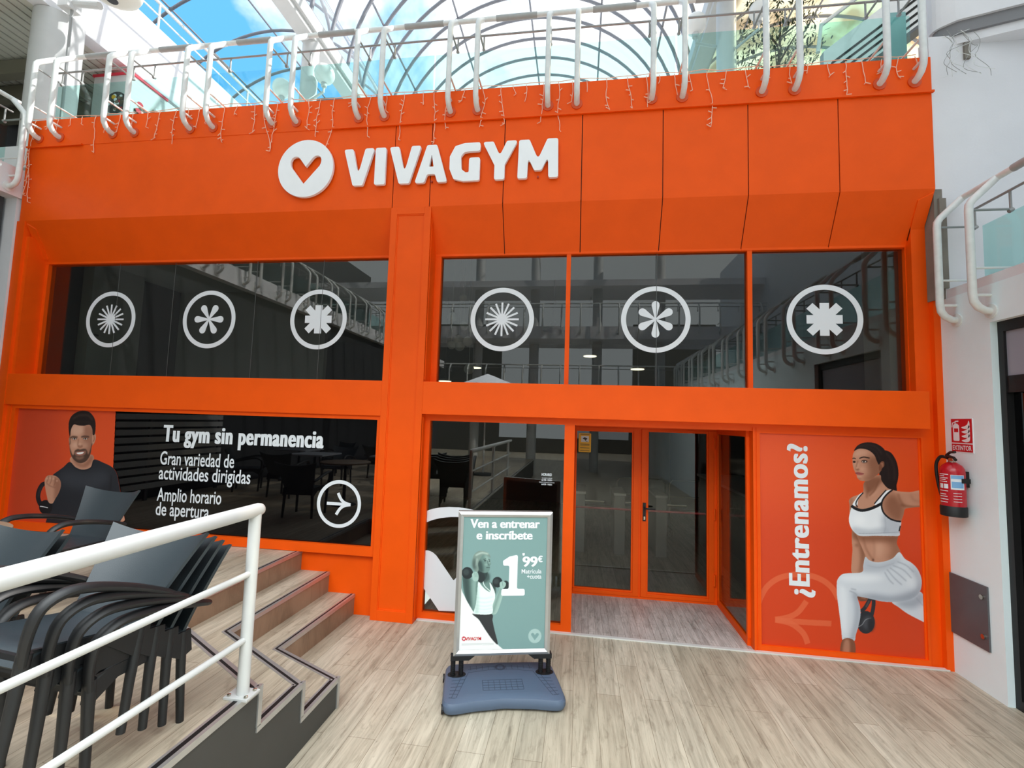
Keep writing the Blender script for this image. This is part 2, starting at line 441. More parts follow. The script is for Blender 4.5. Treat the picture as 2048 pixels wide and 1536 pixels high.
# left pilaster and right jamb
b = MB(); b.box(-7.34, -7.22, 4.955, 5.3, .65, 4.598); b.box(-7.22, -7.16, 4.99, 5.3, .65, 4.4); b.box(-7.31, -7.1, 5.0, 5.3, .65, 2.2); struct(b, 'trim_5', 'orange')
b = MB(); b.box(3.30, 3.46, 5.12, 5.32, 0, 4.45); b.box(3.44, 3.5, 5.06, 5.32, 0, 4.6); struct(b, 'trim_6', 'orange')
g = MB()
for x0, x1, s in ((-7.2, -7.1, 1), (3.42, 3.30, 1)):
    g.hexa([(x0, 4.965, 4.56), (x0, 4.985, 4.59), (x0, 5.19, 4.19), (x0, 5.17, 4.15), (x1, 5.0, 4.5), (x1, 5.02, 4.53), (x1, 5.19, 4.19), (x1, 5.17, 4.15)])
struct(g, 'trim_7', 'orange', normals=True)
# square pillar
p = thing('pillar', 'square orange pillar between the left and right shop windows, floor to fascia', 'pillar', (-1.95, 5.1, 0))
b = MB(); b.box(-2.19, -1.71, 4.975, 5.32, 0, 4.599); b.build('shaft', 'orange', p)
b = MB(); x0, x1 = -2.19, -1.71
b.box(x0, x0+.075, 4.96, 4.98, 0, 4.599); b.box(x1-.075, x1, 4.96, 4.98, 0, 4.599); b.box(x0+.075, x1-.075, 4.96, 4.98, 4.52, 4.599); b.box(x0+.075, x1-.075, 4.96, 4.98, 0, .11)
for (p0, p1) in (((x0+.075, .11), (x0+.087, 4.52)), ((x1-.087, .11), (x1-.075, 4.52)), ((x0+.087, 4.508), (x1-.087, 4.52)), ((x0+.087, .11), (x1-.087, .122))): b.box(p0[0], p1[0], 4.966, 4.98, p0[1], p1[1])
b.build('moulding', 'orange', p, bevel=.002)
b = MB(); b.box(-1.712, -1.703, 5.0, 5.04, .05, 2.2); b.box(-1.712, -1.703, 5.0, 5.02, 2.62, 4.5); b.build('side_moulding', 'orange', p)

# windows
def rect_frame(mb, x0, x1, z0, z1, t, y0, y1):
    l, r_, bt, tp = t
    if l: mb.box(x0, x0+l, y0, y1, z0, z1)
    if r_: mb.box(x1-r_, x1, y0, y1, z0, z1)
    if bt: mb.box(x0+l, x1-r_, y0, y1, z0, z0+bt)
    if tp: mb.box(x0+l, x1-r_, y0, y1, z1-tp, z1)
    return mb
def window(name, x0, x1, z0, z1, y, fr, joints=(), gm='window_glass', gk='pane'):
    w = struct(rect_frame(MB(), x0, x1, z0, z1, fr, y-.045, y+.05), name, 'orange')
    box(x0+fr[0], x1-fr[1], y, y+.008, z0+fr[2], z1-fr[3]).build(gk, gm, w)
    for j in joints: box(j-.003, j+.003, y-.003, y, z0+fr[2], z1-fr[3]).build('glass_joint', 'joint_grey', w)
    return w
window('window_1', -7.17, -2.185, 2.58, 4.118, 5.25, (.055, .05, .02, .02), (-6.05, -5.22, -4.05, -3.15))
window('window_2', -1.715, -.168, 2.58, 4.118, 5.25, (.075, 0, .02, .02))
window('window_3', -.168, 1.765, 2.58, 4.118, 5.25, (.048, 0, .02, .02), (.83,))
window('window_4', 1.765, 3.345, 2.58, 4.118, 5.25, (.048, .05, .02, .02))
window('window_5', -7.12, -2.185, .655, 2.205, 5.035, (.03, .05, .1, .05), gm='black_film', gk='black_pane')
window('window_6', -1.715, -.035, 0.0, 2.24, 5.14, (.06, .11, .075, .075))
box(-.035, 1.77, 5.1, 6.3, 2.175, 2.235)
struct(box(-.035, 3.35, 5.1, 6.34, 2.165, 2.236), 'ceiling_entrance', 'orange')
for nm, xx in (('window_7', 1.735), ('window_8', -.085)):
    w = MB(); w.box(xx, xx+.045, 5.2, 6.27, 0, .075); w.box(xx, xx+.045, 5.2, 6.27, 2.1, 2.166); w.box(xx, xx+.045, 6.22, 6.27, .075, 2.1); w.box(xx, xx+.045, 5.19, 5.23, .075, 2.1)
    w = struct(w, nm, 'orange'); box(xx+.018, xx+.026, 5.23, 6.22, .075, 2.1).build('pane', 'door_glass', w)
# right lower panel (carries the poster of the lunging person)
w = struct(rect_frame(MB(), 1.765, 3.335, 0.0, 2.166, (.07, .02, .06, .02), 5.1, 5.2), 'trim_8', 'orange')
box(1.83, 3.32, 5.13, 5.18, .05, 2.16).build('backing_board', 'orange_dark', w)
b = MB(); b.box(1.765, 1.78, 5.085, 5.1, 0, 2.2); b.box(1.80, 1.81, 5.09, 5.1, 0, 2.2); struct(b, 'trim_9', 'orange')
# doors
def door(name, x0, x1, z0, z1, gx0, gx1, gz0, gz1, hinge_x):
    fr = MB(); rect_frame(fr, x0, x1, z0, z1, (gx0-x0-.02, x1-gx1-.02, gz0-z0-.02, z1-gz1-.02), 6.24, 6.30)
    rect_frame(fr, gx0-.02, gx1+.02, gz0-.02, gz1+.02, (.02, .02, .02, .02), 6.255, 6.295)
    d = struct(fr, name, 'orange', bevel=.003)
    box(gx0, gx1, 6.27, 6.278, gz0, gz1).build('pane', 'door_glass', d)
    MB().tube([(gx0, 6.33, 1.085), (gx1, 6.33, 1.085)], .014, 8).build('push_bar', 'push_red', d)
    return d
d1 = door('door_1', -.035, .785, .03, 2.135, -.012, .695, .09, 2.085, 0)
d2 = door('door_2', .815, 1.70, .03, 2.135, .905, 1.618, .092, 2.10, 1)
h = MB(); h.box(.835, .872, 6.225, 6.24, .97, 1.2); h.tube([(.853, 6.23, 1.135), (.853, 6.185, 1.135), (.87, 6.175, 1.135), (.98, 6.175, 1.135)], .011, 10)
h.build('handle', 'rubber', d2)
box(.845, .862, 6.218, 6.226, .99, 1.03).build('lock_cylinder', 'chrome', d2)
for z in (.3, 1.1, 1.98): MB().tube([(1.705, 6.235, z-.07), (1.705, 6.235, z+.07)], .014, 10).build('hinge', 'orange', d2)
b = MB(); b.box(-.035, 1.735, 6.25, 6.33, 2.135, 2.166); b.box(1.70, 1.74, 6.25, 6.33, 0, 2.14); b.box(.785, .815, 6.262, 6.32, .01, 2.14); b.box(-.05, -.035, 6.25, 6.33, 0, 2.14); b.box(-.035, 1.7, 6.25, 6.33, 0, .028)
struct(b, 'trim_10', 'orange')

# interior shell of the gym
b = MB(); b.box(-7.5, 3.6, 12.9, 13, 0, 4.6); b.box(-7.5, -7.32, 5.32, 12.9, 0, 4.6); b.box(3.42, 3.5, 5.32, 12.9, 0, 4.6); struct(b, 'wall_interior', 'interior')
b = MB(); b.box(-7.3, -4.4, 7.5, 7.6, 2.4, 4.4); b.box(-7.3, -2.2, 5.33, 5.4, 0.7, 2.2); b.box(3.27, 3.42, 5.45, 5.9, 2.3, 4.35); b.box(-7.3, -7.12, 5.8, 6.6, 2.3, 4.35); struct(b, 'wall_partition', 'interior_light')
struct(box(-7.3, 3.42, 5.33, 12.9, 4.35, 4.5), 'ceiling', 'interior_light')
struct(box(-2.0, 3.42, 7.4, 12.9, 2.35, 2.5), 'ceiling_lobby', 'interior')
struct(box(-12, 9, 5.41, 22, 5.62, 5.95), 'floor_upper', 'white_wall')

# right wall, upper wall, left wall
b = MB(); b.box(3.5, 3.555, 4.515, 5.35, 0, 3.5); b.box(3.5, 3.555, 2.95, 4.515, 3.17, 3.5); b.box(3.5, 3.62, -14, 2.95, 0, 3.5); mat('right_wall_paint', (232, 246, 249), .75, var=.035, scale=2.2, bump=.12, bscale=40); struct(b, 'wall_right', 'right_wall_paint')
struct(MB().box(3.502, 9, 4.98, 5.12, 3.5, 6.2).box(3.432, 3.502, 4.98, 5.12, 4.6, 6.2), 'wall_right_upper', 'white_wall')
b = MB(); b.box(3.43, 3.5, 4.985, 5.3, 3.5, 4.6); b.box(3.46, 3.52, 4.96, 4.985, 3.6, 4.5); struct(b, 'trim_11', 'bare_render')
struct(box(3.505, 9, -14, 4.98, 3.50, 3.585), 'floor_right_balcony', 'white_wall')
b = MB(); b.box(7.0, 7.2, -14, 4.98, 3.59, 10); b.box(7.2, 7.4, 4.98, 20, 5.97, 9.3); struct(b, 'wall_right_sun_block', 'white_wall')  # unseen far wall on the right, added to block sun and sky
# curved parapet at the upper right with its grey underside band
path = spline([(4.9, 6.6), (3.95, 5.6), (3.54, 5.14), (3.62, 4.945), (3.85, 4.86), (4.3, 4.73), (5.2, 4.5), (7.0, 4.1)], False, 6)
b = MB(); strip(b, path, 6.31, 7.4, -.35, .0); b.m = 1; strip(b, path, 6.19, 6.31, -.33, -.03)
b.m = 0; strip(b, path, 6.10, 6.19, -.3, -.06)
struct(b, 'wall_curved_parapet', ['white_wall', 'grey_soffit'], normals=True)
box(3.74, 3.79, 4.955, 4.985, 5.93, 6.12).build('paint_loss', 'bare_render', bpy.data.objects['wall_right_upper'])
b = MB(); b.box(-7.8, -7.345, 4.93, 5.4, 0, 4.9); struct(b, 'wall_left', 'white_wall')
b = MB(); b.box(-7.8, -7.31, -14, 4.955, 4.9, 5.28); struct(b, 'floor_left_balcony', 'white_wall')
struct(box(-12, -7.8, -14, 6, 4.88, 5.1), 'ceiling_left', 'slat')
b = MB(); b.box(-12, -11.8, -14, 22, 0, 10); struct(b, 'wall_left_far', 'grey_dark')
# right shop door
w = MB()
for a in ((3.555, 3.64, 4.46, 4.60, 0, 3.2), (3.555, 3.64, 2.95, 3.03, 0, 3.2), (3.555, 3.64, 3.03, 4.46, 3.08, 3.2), (3.565, 3.64, 3.03, 4.46, 2.56, 2.70), (3.555, 3.64, 3.03, 4.46, 0, .08)): w.box(*a)
w = struct(w, 'door_3', 'black')
box(3.61, 3.62, 3.03, 4.46, .08, 2.56).build('door_pane', 'black_film', w); box(3.575, 3.585, 3.03, 4.46, 2.70, 3.08).build('transom_pane', 'shop_grey', w)

# upper left deck: white edge, slatted underside, louvres
b = MB(); b.box(-8.25, -8.0, 4.5, 22, 8.2, 9.38); struct(b, 'wall_left_upper_parapet', 'white_wall')
b = MB(); x = -8.25
while x > -12: b.box(x-.13, x, -6, 22, 8.2, 8.22); x -= .16
b.m = 1; b.box(-12, -8.2, -6, 22, 8.24, 8.3); struct(b, 'ceiling_slatted', ['slat', 'slat_gap'])
b = MB()
for k in range(9):
    y = 6.3+k*.55; b.box(-11.8, -9.2, y, y+.16, 7.9, 8.15)
struct(b, 'ceiling_louvres', 'louver')
# the hall behind the viewer: slabs and columns that the windows mirror
b = MB(); b.box(-12, 9, -10.5, -8.0, 3.25, 3.5); b.box(-12, 9, -10.5, -8.0, 5.5, 6.0); b.box(-12, 9, -10.5, -8.2, 7.7, 7.95); struct(b, 'floor_back_galleries', 'white_wall')
b = MB(); b.box(-12, -5.5, -22.2, -22, 0, 9); b.box(3.6, 9, -22.2, -22, 0, 9); b.box(-5.5, 3.6, -22.2, -22, 0, 1.0); mat('back_wall_paint', (96, 95, 88), .8, var=.1); struct(b, 'wall_back', 'back_wall_paint')
struct(box(-12, -7.8, -14, 4.9, -.05, .65), 'floor_left_shop', 'grey_dark')
struct(box(-7.8, -7.5, -14, 4.9, .65, 4.9), 'wall_left_shop', 'grey_dark')
# ------------------------------------------------------------------ glass roof
def vault(cx, label, y0, y1, step, seed, gm='roof_glass'):
    r_, zc = 3.65, 9.3
    v = thing('barrel_vault', label, 'skylight', (cx, y0, zc), 'barrel vault skylights')
    n = 36; an = [math.pi*i/n for i in range(n+1)]
    if 'rib_grey' not in M: mat('rib_grey', (138, 140, 148), .5)
    m = MB()
    for yy in (y0, y1): m.v += [(cx+r_*math.cos(a), yy, zc+r_*math.sin(a)) for a in an]
    for i in range(n): m.f.append([i, i+1, n+2+i, n+1+i]); m.mi.append(0)
    m.build('glazing', gm, v, smooth=True)
    y = y0
    while y <= y1:
        q = MB(); q.tube([(cx+(r_-.05)*math.cos(a), y, zc+(r_-.05)*math.sin(a)) for a in an], .038, 8); q.build('rib', 'rib_grey', v, smooth=True)
        y += step
    for a in (30, 60, 90, 120, 150):
        q = MB(); q.tube([(cx+(r_-.02)*math.cos(R(a)), y0, zc+(r_-.02)*math.sin(R(a))), (cx+(r_-.02)*math.cos(R(a)), y1, zc+(r_-.02)*math.sin(R(a)))], .025, 6); q.build('purlin', 'rib_grey', v)
    return v
vault(-1.45, 'middle glass barrel vault with closely set ribs above the letter sign', -8.45, 21, .69, 1)
vault(-8.75, 'left glass barrel vault showing blue sky beside the white gutter beam', -8.4, 21, 1.4, 2)
m = bpy.data.materials.new('stone_reflection_glass'); m.use_nodes = True; M['stone_reflection_glass'] = m  # brown and yellow stone reflection, painted into the glazing colour
n, l = m.node_tree.nodes, m.node_tree.links; n.clear()
o = n.new('ShaderNodeOutputMaterial'); x = n.new('ShaderNodeMixShader'); t = n.new('ShaderNodeBsdfTransparent'); t.inputs['Color'].default_value = (.95, .85, .62, 1)
df = n.new('ShaderNodeBsdfTranslucent'); q = n.new('ShaderNodeTexNoise'); q.inputs['Scale'].default_value = .9; q.inputs['Detail'].default_value = 4
q2 = n.new('ShaderNodeTexCoord'); l.new(q2.outputs['Object'], q.inputs['Vector']); rp = n.new('ShaderNodeValToRGB')
rp.color_ramp.elements[0].position = .4; rp.color_ramp.elements[0].color = (.32, .2, .1, 1); rp.color_ramp.elements[1].position = .62; rp.color_ramp.elements[1].color = (.85, .7, .42, 1)
l.new(q.outputs['Fac'], rp.inputs['Fac']); l.new(rp.outputs['Color'], df.inputs['Color'])
rp2 = n.new('ShaderNodeValToRGB'); rp2.color_ramp.elements[0].position = .35; rp2.color_ramp.elements[0].color = (.9, .9, .9, 1); rp2.color_ramp.elements[1].position = .7; rp2.color_ramp.elements[1].color = (.3, .3, .3, 1)
l.new(q.outputs['Fac'], rp2.inputs['Fac']); l.new(rp2.outputs['Color'], x.inputs[0]); l.new(t.outputs[0], x.inputs[1]); l.new(df.outputs[0], x.inputs[2]); l.new(x.outputs[0], o.inputs[0])
vault(5.85, 'right glass barrel vault with brown and yellow stone reflections painted on its panes behind the tree', 5.3, 21, 1.0, 3, 'stone_reflection_glass')
for x, lb in ((-5.1, 'long white gutter beam between the left and middle glass vaults'), (2.2, 'long white gutter beam between the middle and right glass vaults')):
    g = MB(); g.box(x-.2, x+.2, -8.5, 21, 9.2, 9.45); g.box(x-.14, x+.14, -8.5, 21, 9.1, 9.2); tag(g.build('gutter_beam', 'white_paint'), lb, 'beam', 'gutter beams')
def column(x, y, r, z0, z1, label, m='white_paint'):
    c = MB(); c.lathe([(r, z0), (r, z1)], (x, y, 0), 32)
    return tag(c.build('column', m, smooth=40), label, 'column', 'round white columns')
column(-5.1, 7.6, .15, 5.96, 9.1, 'slim white column carrying the left gutter beam, between two globe lamps')
column(2.25, 7.5, .15, 5.96, 9.1, 'slim white column left of the tree behind the railing')
column(-8.15, 5.75, .30, 5.2, 8.19, 'thick round white column at the upper left corner')
for k, (x, y, z1) in enumerate([(-4.3, -8.8, 9.1), (-1.9, -8.8, 9.1), (.7, -8.8, 9.1), (3.2, -8.8, 9.1)]):
    c = column(x, y, .2, 0, z1, 'round white column mirrored in the upper window beside a ring decal, in the hall opposite')
c = column(-4.6, -2.2, .2, .65, 5.0, 'white column mirrored in the left upper window beside the eight-armed decal'); 
def globe(x, y, z, r, label, col):
    t = thing('globe_lamp', label, 'lamp', (x, y, z), 'globe lamps')
    MB().ball((x, y, z), r).build('globe', 'globe', t, smooth=True)
    b = MB(); b.lathe([(.05, -r-.06), (.055, -r), (.03, -r+.03)], (x, y, z), 16); b.build('cap', 'white_paint', t, smooth=40)
    b = MB(); b.tube([(x, y, z-r-.05), (x, y, z-r-.16), (col[0]+(x-col[0])*.16/math.hypot(x-col[0], y-col[1]), col[1]+(y-col[1])*.16/math.hypot(x-col[0], y-col[1]), z-r-.22)], .022, 8); b.build('arm', 'white_paint', t)
    return t
globe(-5.56, 7.5, 8.2, .17, 'white globe lamp left of the slim column under the white beam', (-5.1, 7.6))
globe(-4.73, 7.5, 8.41, .18, 'white globe lamp right of the slim column, touching the beam', (-5.1, 7.6))
globe(1.76, 7.45, 8.72, .17, 'white globe lamp left of the column near the tree', (2.25, 7.5))
globe(2.6, 7.1, 8.55, .14, 'white globe lamp right of the column, half behind the tree', (2.25, 7.5))
globe(-3.0, -2.4, 3.0, .17, 'pale globe lamp mirrored under the eight-armed decal of the left upper window', (-4.6, -2.2))
globe(1.55, .2, 2.85, .17, 'pale globe lamp mirrored at the sill below the petal decal of the right windows', (3.5, .2))
t = thing('floodlight', 'large cream oval lamp on a bracket at the top of the thick left column', 'lamp', (-7.05, 5.6, 8.4))
MB().lathe([(.02, -.13), (.16, -.12), (.27, -.06), (.3, .02), (.22, .14), (.02, .2)], (-7.0, 5.6, 8.42), 24, sx=1.2).build('housing', 'slat', t, smooth=True)
MB().lathe([(.005, -.14), (.07, -.14), (.08, -.12)], (-7.05, 5.6, 8.42), 20).build('lens', 'grey_dark', t)
b = MB(); b.box(-7.88, -7.7, 5.5, 5.7, 8.2, 8.42); b.tube([(-7.8, 5.6, 8.32), (-7.25, 5.6, 8.22)], .05, 8); b.build('bracket', 'white_paint', t)
b = MB(); b.tube([(-7.74, 5.6, 8.2), (-7.72, 5.6, 6.2)], .02, 8); b.build('cable_pipe', 'thin_steel', t)

# ------------------------------------------------------------------ railings
def railing(name, label, fn, posts, s0, s1, glass_panels, sleeve=True, rail=True):
    """fn(s,n,z): s along the edge, n outwards from the wall face, z up from the flange"""
    t = thing(name, label, 'railing', fn(s0, 0, 0), 'white tube railings')
    def T(pts): return [fn(*p) for p in pts]
    for s in posts:
        q = MB(); q.tube(T([(s, 0.0, 0), (s, .05, .005), (s, .1, .035), (s, .132, .085), (s, .14, .15), (s, .14, .9), (s, .135, .95), (s, .11, .99), (s, -.085, 1.185)]), .031, 12)
        po = q.build('post', 'rail_paint', t, smooth=40)
        MB().tube(T([(s, -.004, 0), (s, .012, 0)]), .062, 18).build('flange', FL, po)
        q = MB(); q.tube(T([(s, .14, .14), (s, -.0, .14)]), .013, 8); q.build('stay', 'rail_paint', po)
        for z in (.38, .90):
            q = MB(); q.tube(T([(s, .14, z), (s, -.19, z)]), .011, 8); q.tube(T([(s, -.17, z-.02), (s, -.2, z+.0)]), .018, 8)
            if z > .8: q.tube(T([(s, -.185, z), (s, -.185, 1.07)]), .01, 8)
            q.build('rod', 'thin_steel' if z > .8 else 'rail_paint', po)
    MB().tube(T([(s0, -.09, 1.19), (s1, -.09, 1.19)]), .028, 12).build('handrail', 'rail_paint', t, smooth=40)
    MB().tube(T([(s0, -.185, 1.07), (s1, -.185, 1.07)]), .012, 8).build('thin_rail', 'thin_steel', t)
    if sleeve:
        ps = sorted(posts)
        for a, b in zip(ps, ps[1:]):
            if b-a > .5: MB().tube(T([(a+.16, -.09, 1.19), (b-.16, -.09, 1.19)]), .034, 12).build('sleeve', 'rail_sleeve', t, smooth=40)
    for a, b in glass_panels:
        p0, p1 = fn(a, -.20, .33), fn(b, -.192, .88)
        box(min(p0[0], p1[0]), max(p0[0], p1[0]), min(p0[1], p1[1]), max(p0[1], p1[1]), p0[2], p1[2]).build('glass_panel', 'rail_glass', t)
    return t
pc = [-6.97+1.1205*k for k in range(10)]
FL = 'flange_orange'
railing('railing', 'long white tube railing with glass panels on top of the orange fascia', lambda s, n, z: (s, 4.955-n, 5.712+z),
        [c+d for c in pc for d in (-.16, .16)], -7.25, 3.4, [(-7.2, -4.75), (-4.73, -1.82), (-1.8, 1.0), (1.02, 3.38)])
FL = 'rail_paint'
ry = [4.86-1.12*k-d for k in range(11) for d in (0, .37)]
railing('railing', 'white tube railing with teal glass on the right wall above the shop door', lambda s, n, z: (3.5-n, s, 3.262+z), ry, 4.9, -7.5, [(4.79, 1.8), (1.78, -1.2), (-1.22, -7.4)])
ly = [4.80-1.12*k-d for k in range(11) for d in (0, .35)]
railing('railing', 'white tube railing on the left balcony at the left picture edge', lambda s, n, z: (-7.31+n, s, 4.99+z), ly, 4.88, -7.5, [(4.85, 1.8), (1.78, -1.2), (-1.22, -7.4)])
FL = 'rail_paint'
for zz, lb in ((3.25, 'dark looking tube railing of the lower gallery mirrored in the right windows'), (5.75, 'tube railing of the upper gallery mirrored in the right windows')):
    railing('railing', lb, lambda s, n, z: (s, -8.0+n, zz+z), [-7.5+.75*k for k in range(22)], -12, 9, [], sleeve=False)
# ------------------------------------------------------------------ letter sign on the fascia
FY = 4.96
sg = thing('letter_sign', 'white raised VIVAGYM letters with round heart emblem on the orange fascia', 'sign', (-1.95, FY, 5.07))
disc = circle(-3.262, 5.096, .352, 64)
def hp(x, y): return (-3.262+(x-435)*.00170, 5.096-(y-1300)*.00170)
heart = [hp(*q) for q in [(427, 1412), (330, 1290), (322, 1268), (321, 1245), (330, 1224), (348, 1212), (368, 1212), (386, 1222), (436, 1288), (490, 1222), (506, 1212), (528, 1212), (544, 1222), (551, 1244), (549, 1266), (540, 1286)]]
b = MB(); b.prism([disc, heart[::-1]], planeY(FY-.02), .035); b.build('emblem', 'sign_white', sg, bevel=.003)
for a in (0, 2.1, 4.2): box(-3.262+.27*math.cos(a)-.01, -3.262+.27*math.cos(a)+.01, FY-.022, FY, 5.096+.27*math.sin(a)-.01, 5.096+.27*math.sin(a)+.01).build('spacer', 'orange_dark', sg)
LB, LH = 4.856, .445
LET = {'V': [[(0, 1), (.30, 1), (.5, .28), (.70, 1), (1, 1), (.66, 0), (.34, 0)]],
       'I': [[(0, 0), (1, 0), (1, 1), (0, 1)]],
       'A': [[(.35, 1), (.65, 1), (1, 0), (.70, 0), (.62, .22), (.38, .22), (.30, 0), (0, 0)], [(.5, .76, .005), (.57, .42, .005), (.43, .42, .005)]],
       'Y': [[(0, 1), (.31, 1), (.5, .62), (.69, 1), (1, 1), (.645, .38), (.645, 0), (.355, 0), (.355, .38)]],
       'M': [[(0, 0), (.02, 1), (.28, 1), (.5, .48), (.72, 1), (.98, 1), (1, 0), (.76, 0), (.745, .55), (.59, .2), (.41, .2), (.255, .55), (.24, 0)]]}
spec = [('V', -2.782, -2.405, 0), ('I', -2.392, -2.262, 0), ('V', -2.222, -1.84, 0), ('A', -1.905, -1.522, 0), ('G', -1.50, -1.15, 0), ('Y', -1.125, -.725, 0), ('M', -.722, -.272, 0)]
for ch, x0, x1, _ in spec:
    w = x1-x0
    if ch == 'G':
        t = .125; o = [(x1, LB+LH), (x0+.17, LB+LH), (x0+.06, LB+LH-.03), (x0+.0, LB+LH-.15), (x0, LB+.15), (x0+.05, LB+.03), (x0+.16, LB), (x1, LB), (x1, LB+.27), (x1-.125, LB+.27), (x1-.125, LB+.1), (x0+.19, LB+.1), (x0+.14, LB+.14), (x0+.13, LB+.29), (x0+.165, LB+.335), (x0+.22, LB+.345), (x1, LB+.345)]
        loops = [rounded(o, .028)]
    else:
        loops = [rounded([((x0+p[0]*w), LB+p[1]*LH)+tuple(p[2:]) for p in L_], .026) for L_ in LET[ch]]
    b = MB(); b.prism(loops, planeY(FY-.02), .035); b.build('letter', 'sign_white', sg, bevel=.003)
    xm = (x0+x1)/2 - (.1 if ch == 'G' else 0)
    box(xm-.01, xm+.01, FY-.022, FY, LB+.02, LB+.04).build('spacer', 'orange_dark', sg)

# ------------------------------------------------------------------ window decals
def decal(label, loops_list, fn, name='window_decal', cat='decal', group=None, m='decal_white', d=.002):
    b = MB()
    for i, loops in enumerate(loops_list): b.prism(loops, fn, d+.0002*i)
    return tag(b.build(name, m), label, cat, group)
RZ = 3.357
def burst(cx):
    out = [[circle(cx, RZ, .06, 32)]]
    for k in range(16):
        a = math.pi/8*k; out.append([stroke([(cx+.03*math.cos(a), RZ+.03*math.sin(a)), (cx+.197*math.cos(a), RZ+.197*math.sin(a))], .022)])
    return out
def petals(cx, a0):
    out = []
    for k in range(6):
        a = a0+math.pi/3*k; c, s_ = math.cos(a), math.sin(a)
        pts = [(0, .006), (.12, .034), (.155, .042), (.185, .036), (.2, .018), (.205, 0), (.2, -.018), (.185, -.036), (.155, -.042), (.12, -.034), (0, -.006)]
        pts = spline(pts, True, 3)
        out.append([[(cx+u*c-v*s_, RZ+u*s_+v*c) for u, v in pts]])
    return out
def block(cx):
    out = []
    for k in range(4):
        a = math.pi/4*k; L_ = .175 if k % 2 == 0 else .205
        out.append([stroke([(cx-L_*math.cos(a), RZ-L_*math.sin(a)), (cx+L_*math.cos(a), RZ+L_*math.sin(a))], .092 if k % 2 == 0 else .085)])
    return out
ringd = lambda cx: [[circle(cx, RZ, .372, 72), circle(cx, RZ, .318, 72)[::-1]]]
WY = planeY(5.25)
for cx, sym, lb in ((-6.122, burst, 'white ring with sixteen-spoke burst on the left upper window'), (-4.678, lambda c: petals(c, 0), 'white ring with six-petal star on the left upper window'),
                    (-3.183, block, 'white ring with blocky eight-armed star on the left upper window'), (-.899, burst, 'white ring with sixteen-spoke burst on the upper window right of the pillar'),
                    (.820, lambda c: petals(c, math.pi/2), 'white ring with six-petal star on the middle pane of the right upper windows'), (2.540, block, 'white ring with blocky eight-armed star on the rightmost upper pane')):
    decal(lb, ringd(cx)+sym(cx), WY, group='ring decals on the upper windows')
LY = planeY(5.035)
ar = [[circle(-2.66, 1.195, .265, 72), circle(-2.66, 1.195, .226, 72)[::-1]]]
ar.append([stroke([(-2.805, 1.195), (-2.56, 1.193)], .033)])
ar.append([stroke(spline([(-2.675, 1.315), (-2.635, 1.245), (-2.585, 1.208), (-2.52, 1.193)], False, 5), .033)])
ar.append([stroke(spline([(-2.685, 1.075), (-2.64, 1.145), (-2.585, 1.18), (-2.52, 1.193)], False, 5), .033)])
decal('white right-pointing arrow in a ring on the dark lower left window', ar, LY)
def lettering(label, lines, fn, m='decal_white', name='window_lettering', group=None):
    x0, z0 = lines[0][1], lines[0][3]
    t = thing(name, label, 'lettering', fn(x0, z0, 0), group)
    for a in lines:
        kw = a[-1] if isinstance(a[-1], dict) else {}
        put_text(MB(), *a[:5], fn, **kw).build('text_line', m, t)
    return t
lettering('bold white heading Tu gym sin permanencia on the dark lower left window', [('Tu gym sin permanencia', -4.975, -2.905, 1.81, .2, dict(bold=.014, smear=(0, .006, .012, .018), spacing=1.12))], LY)
lettering('white lines Gran variedad de actividades dirigidas under the bold heading', [('Gran variedad de', -4.985, -4.0, 1.535, .158, dict(bold=.012)), ('actividades dirigidas', -4.985, -3.775, 1.36, .158, dict(bold=.012))], LY)
lettering('white lines Amplio horario de apertura, lowest text on the dark lower left window', [('Amplio horario', -4.985, -4.13, 1.105, .155, dict(bold=.012)), ('de apertura', -4.985, -4.275, .935, .155, dict(bold=.012))], LY)
GY = planeY(5.139)
lettering('small white opening hours headed HORARIO on the glass beside the door', [('HORARIO', -.385, -.275, 1.605, .03, dict(bold=.03)), ('DE LUNES A VIERNES', -.38, -.27, 1.575, .012), ('de 7:00 - 23:00 h', -.385, -.27, 1.552, .017, dict(bold=.03)),
           ('S\u00c1BADOS, DOMINGOS Y FESTIVOS', -.41, -.245, 1.53, .011), ('de 8:30 - 14:00 h', -.385, -.27, 1.506, .017, dict(bold=.03))], GY)
# big cropped emblem on the entrance glass
cx, cz, ro, ri = -1.33, .35, .93, .80
def eo(x, y): q = ony(820+x/3.338, 820+y/3.338, 5.139); return (q.x, q.z)
band = [eo(*q) for q in [(104, 676), (150, 660), (200, 651), (260, 647), (330, 650), (400, 661), (460, 678), (520, 705), (580, 745), (640, 805), (640, 860), (590, 815), (520, 765), (460, 735), (400, 722), (330, 714), (270, 714), (200, 722), (150, 734), (104, 752)]]
vv = [eo(*q) for q in [(96, 936), (125, 938), (152, 950), (175, 970), (195, 998), (278, 1120), (289, 1136), (300, 1130), (345, 1070), (420, 980), (420, 1090), (330, 1250), (330, 1345), (192, 1340), (88, 1184)]]
decal('large cropped white round heart emblem on the entrance glass behind the advert stand', [[band], [vv]], GY)
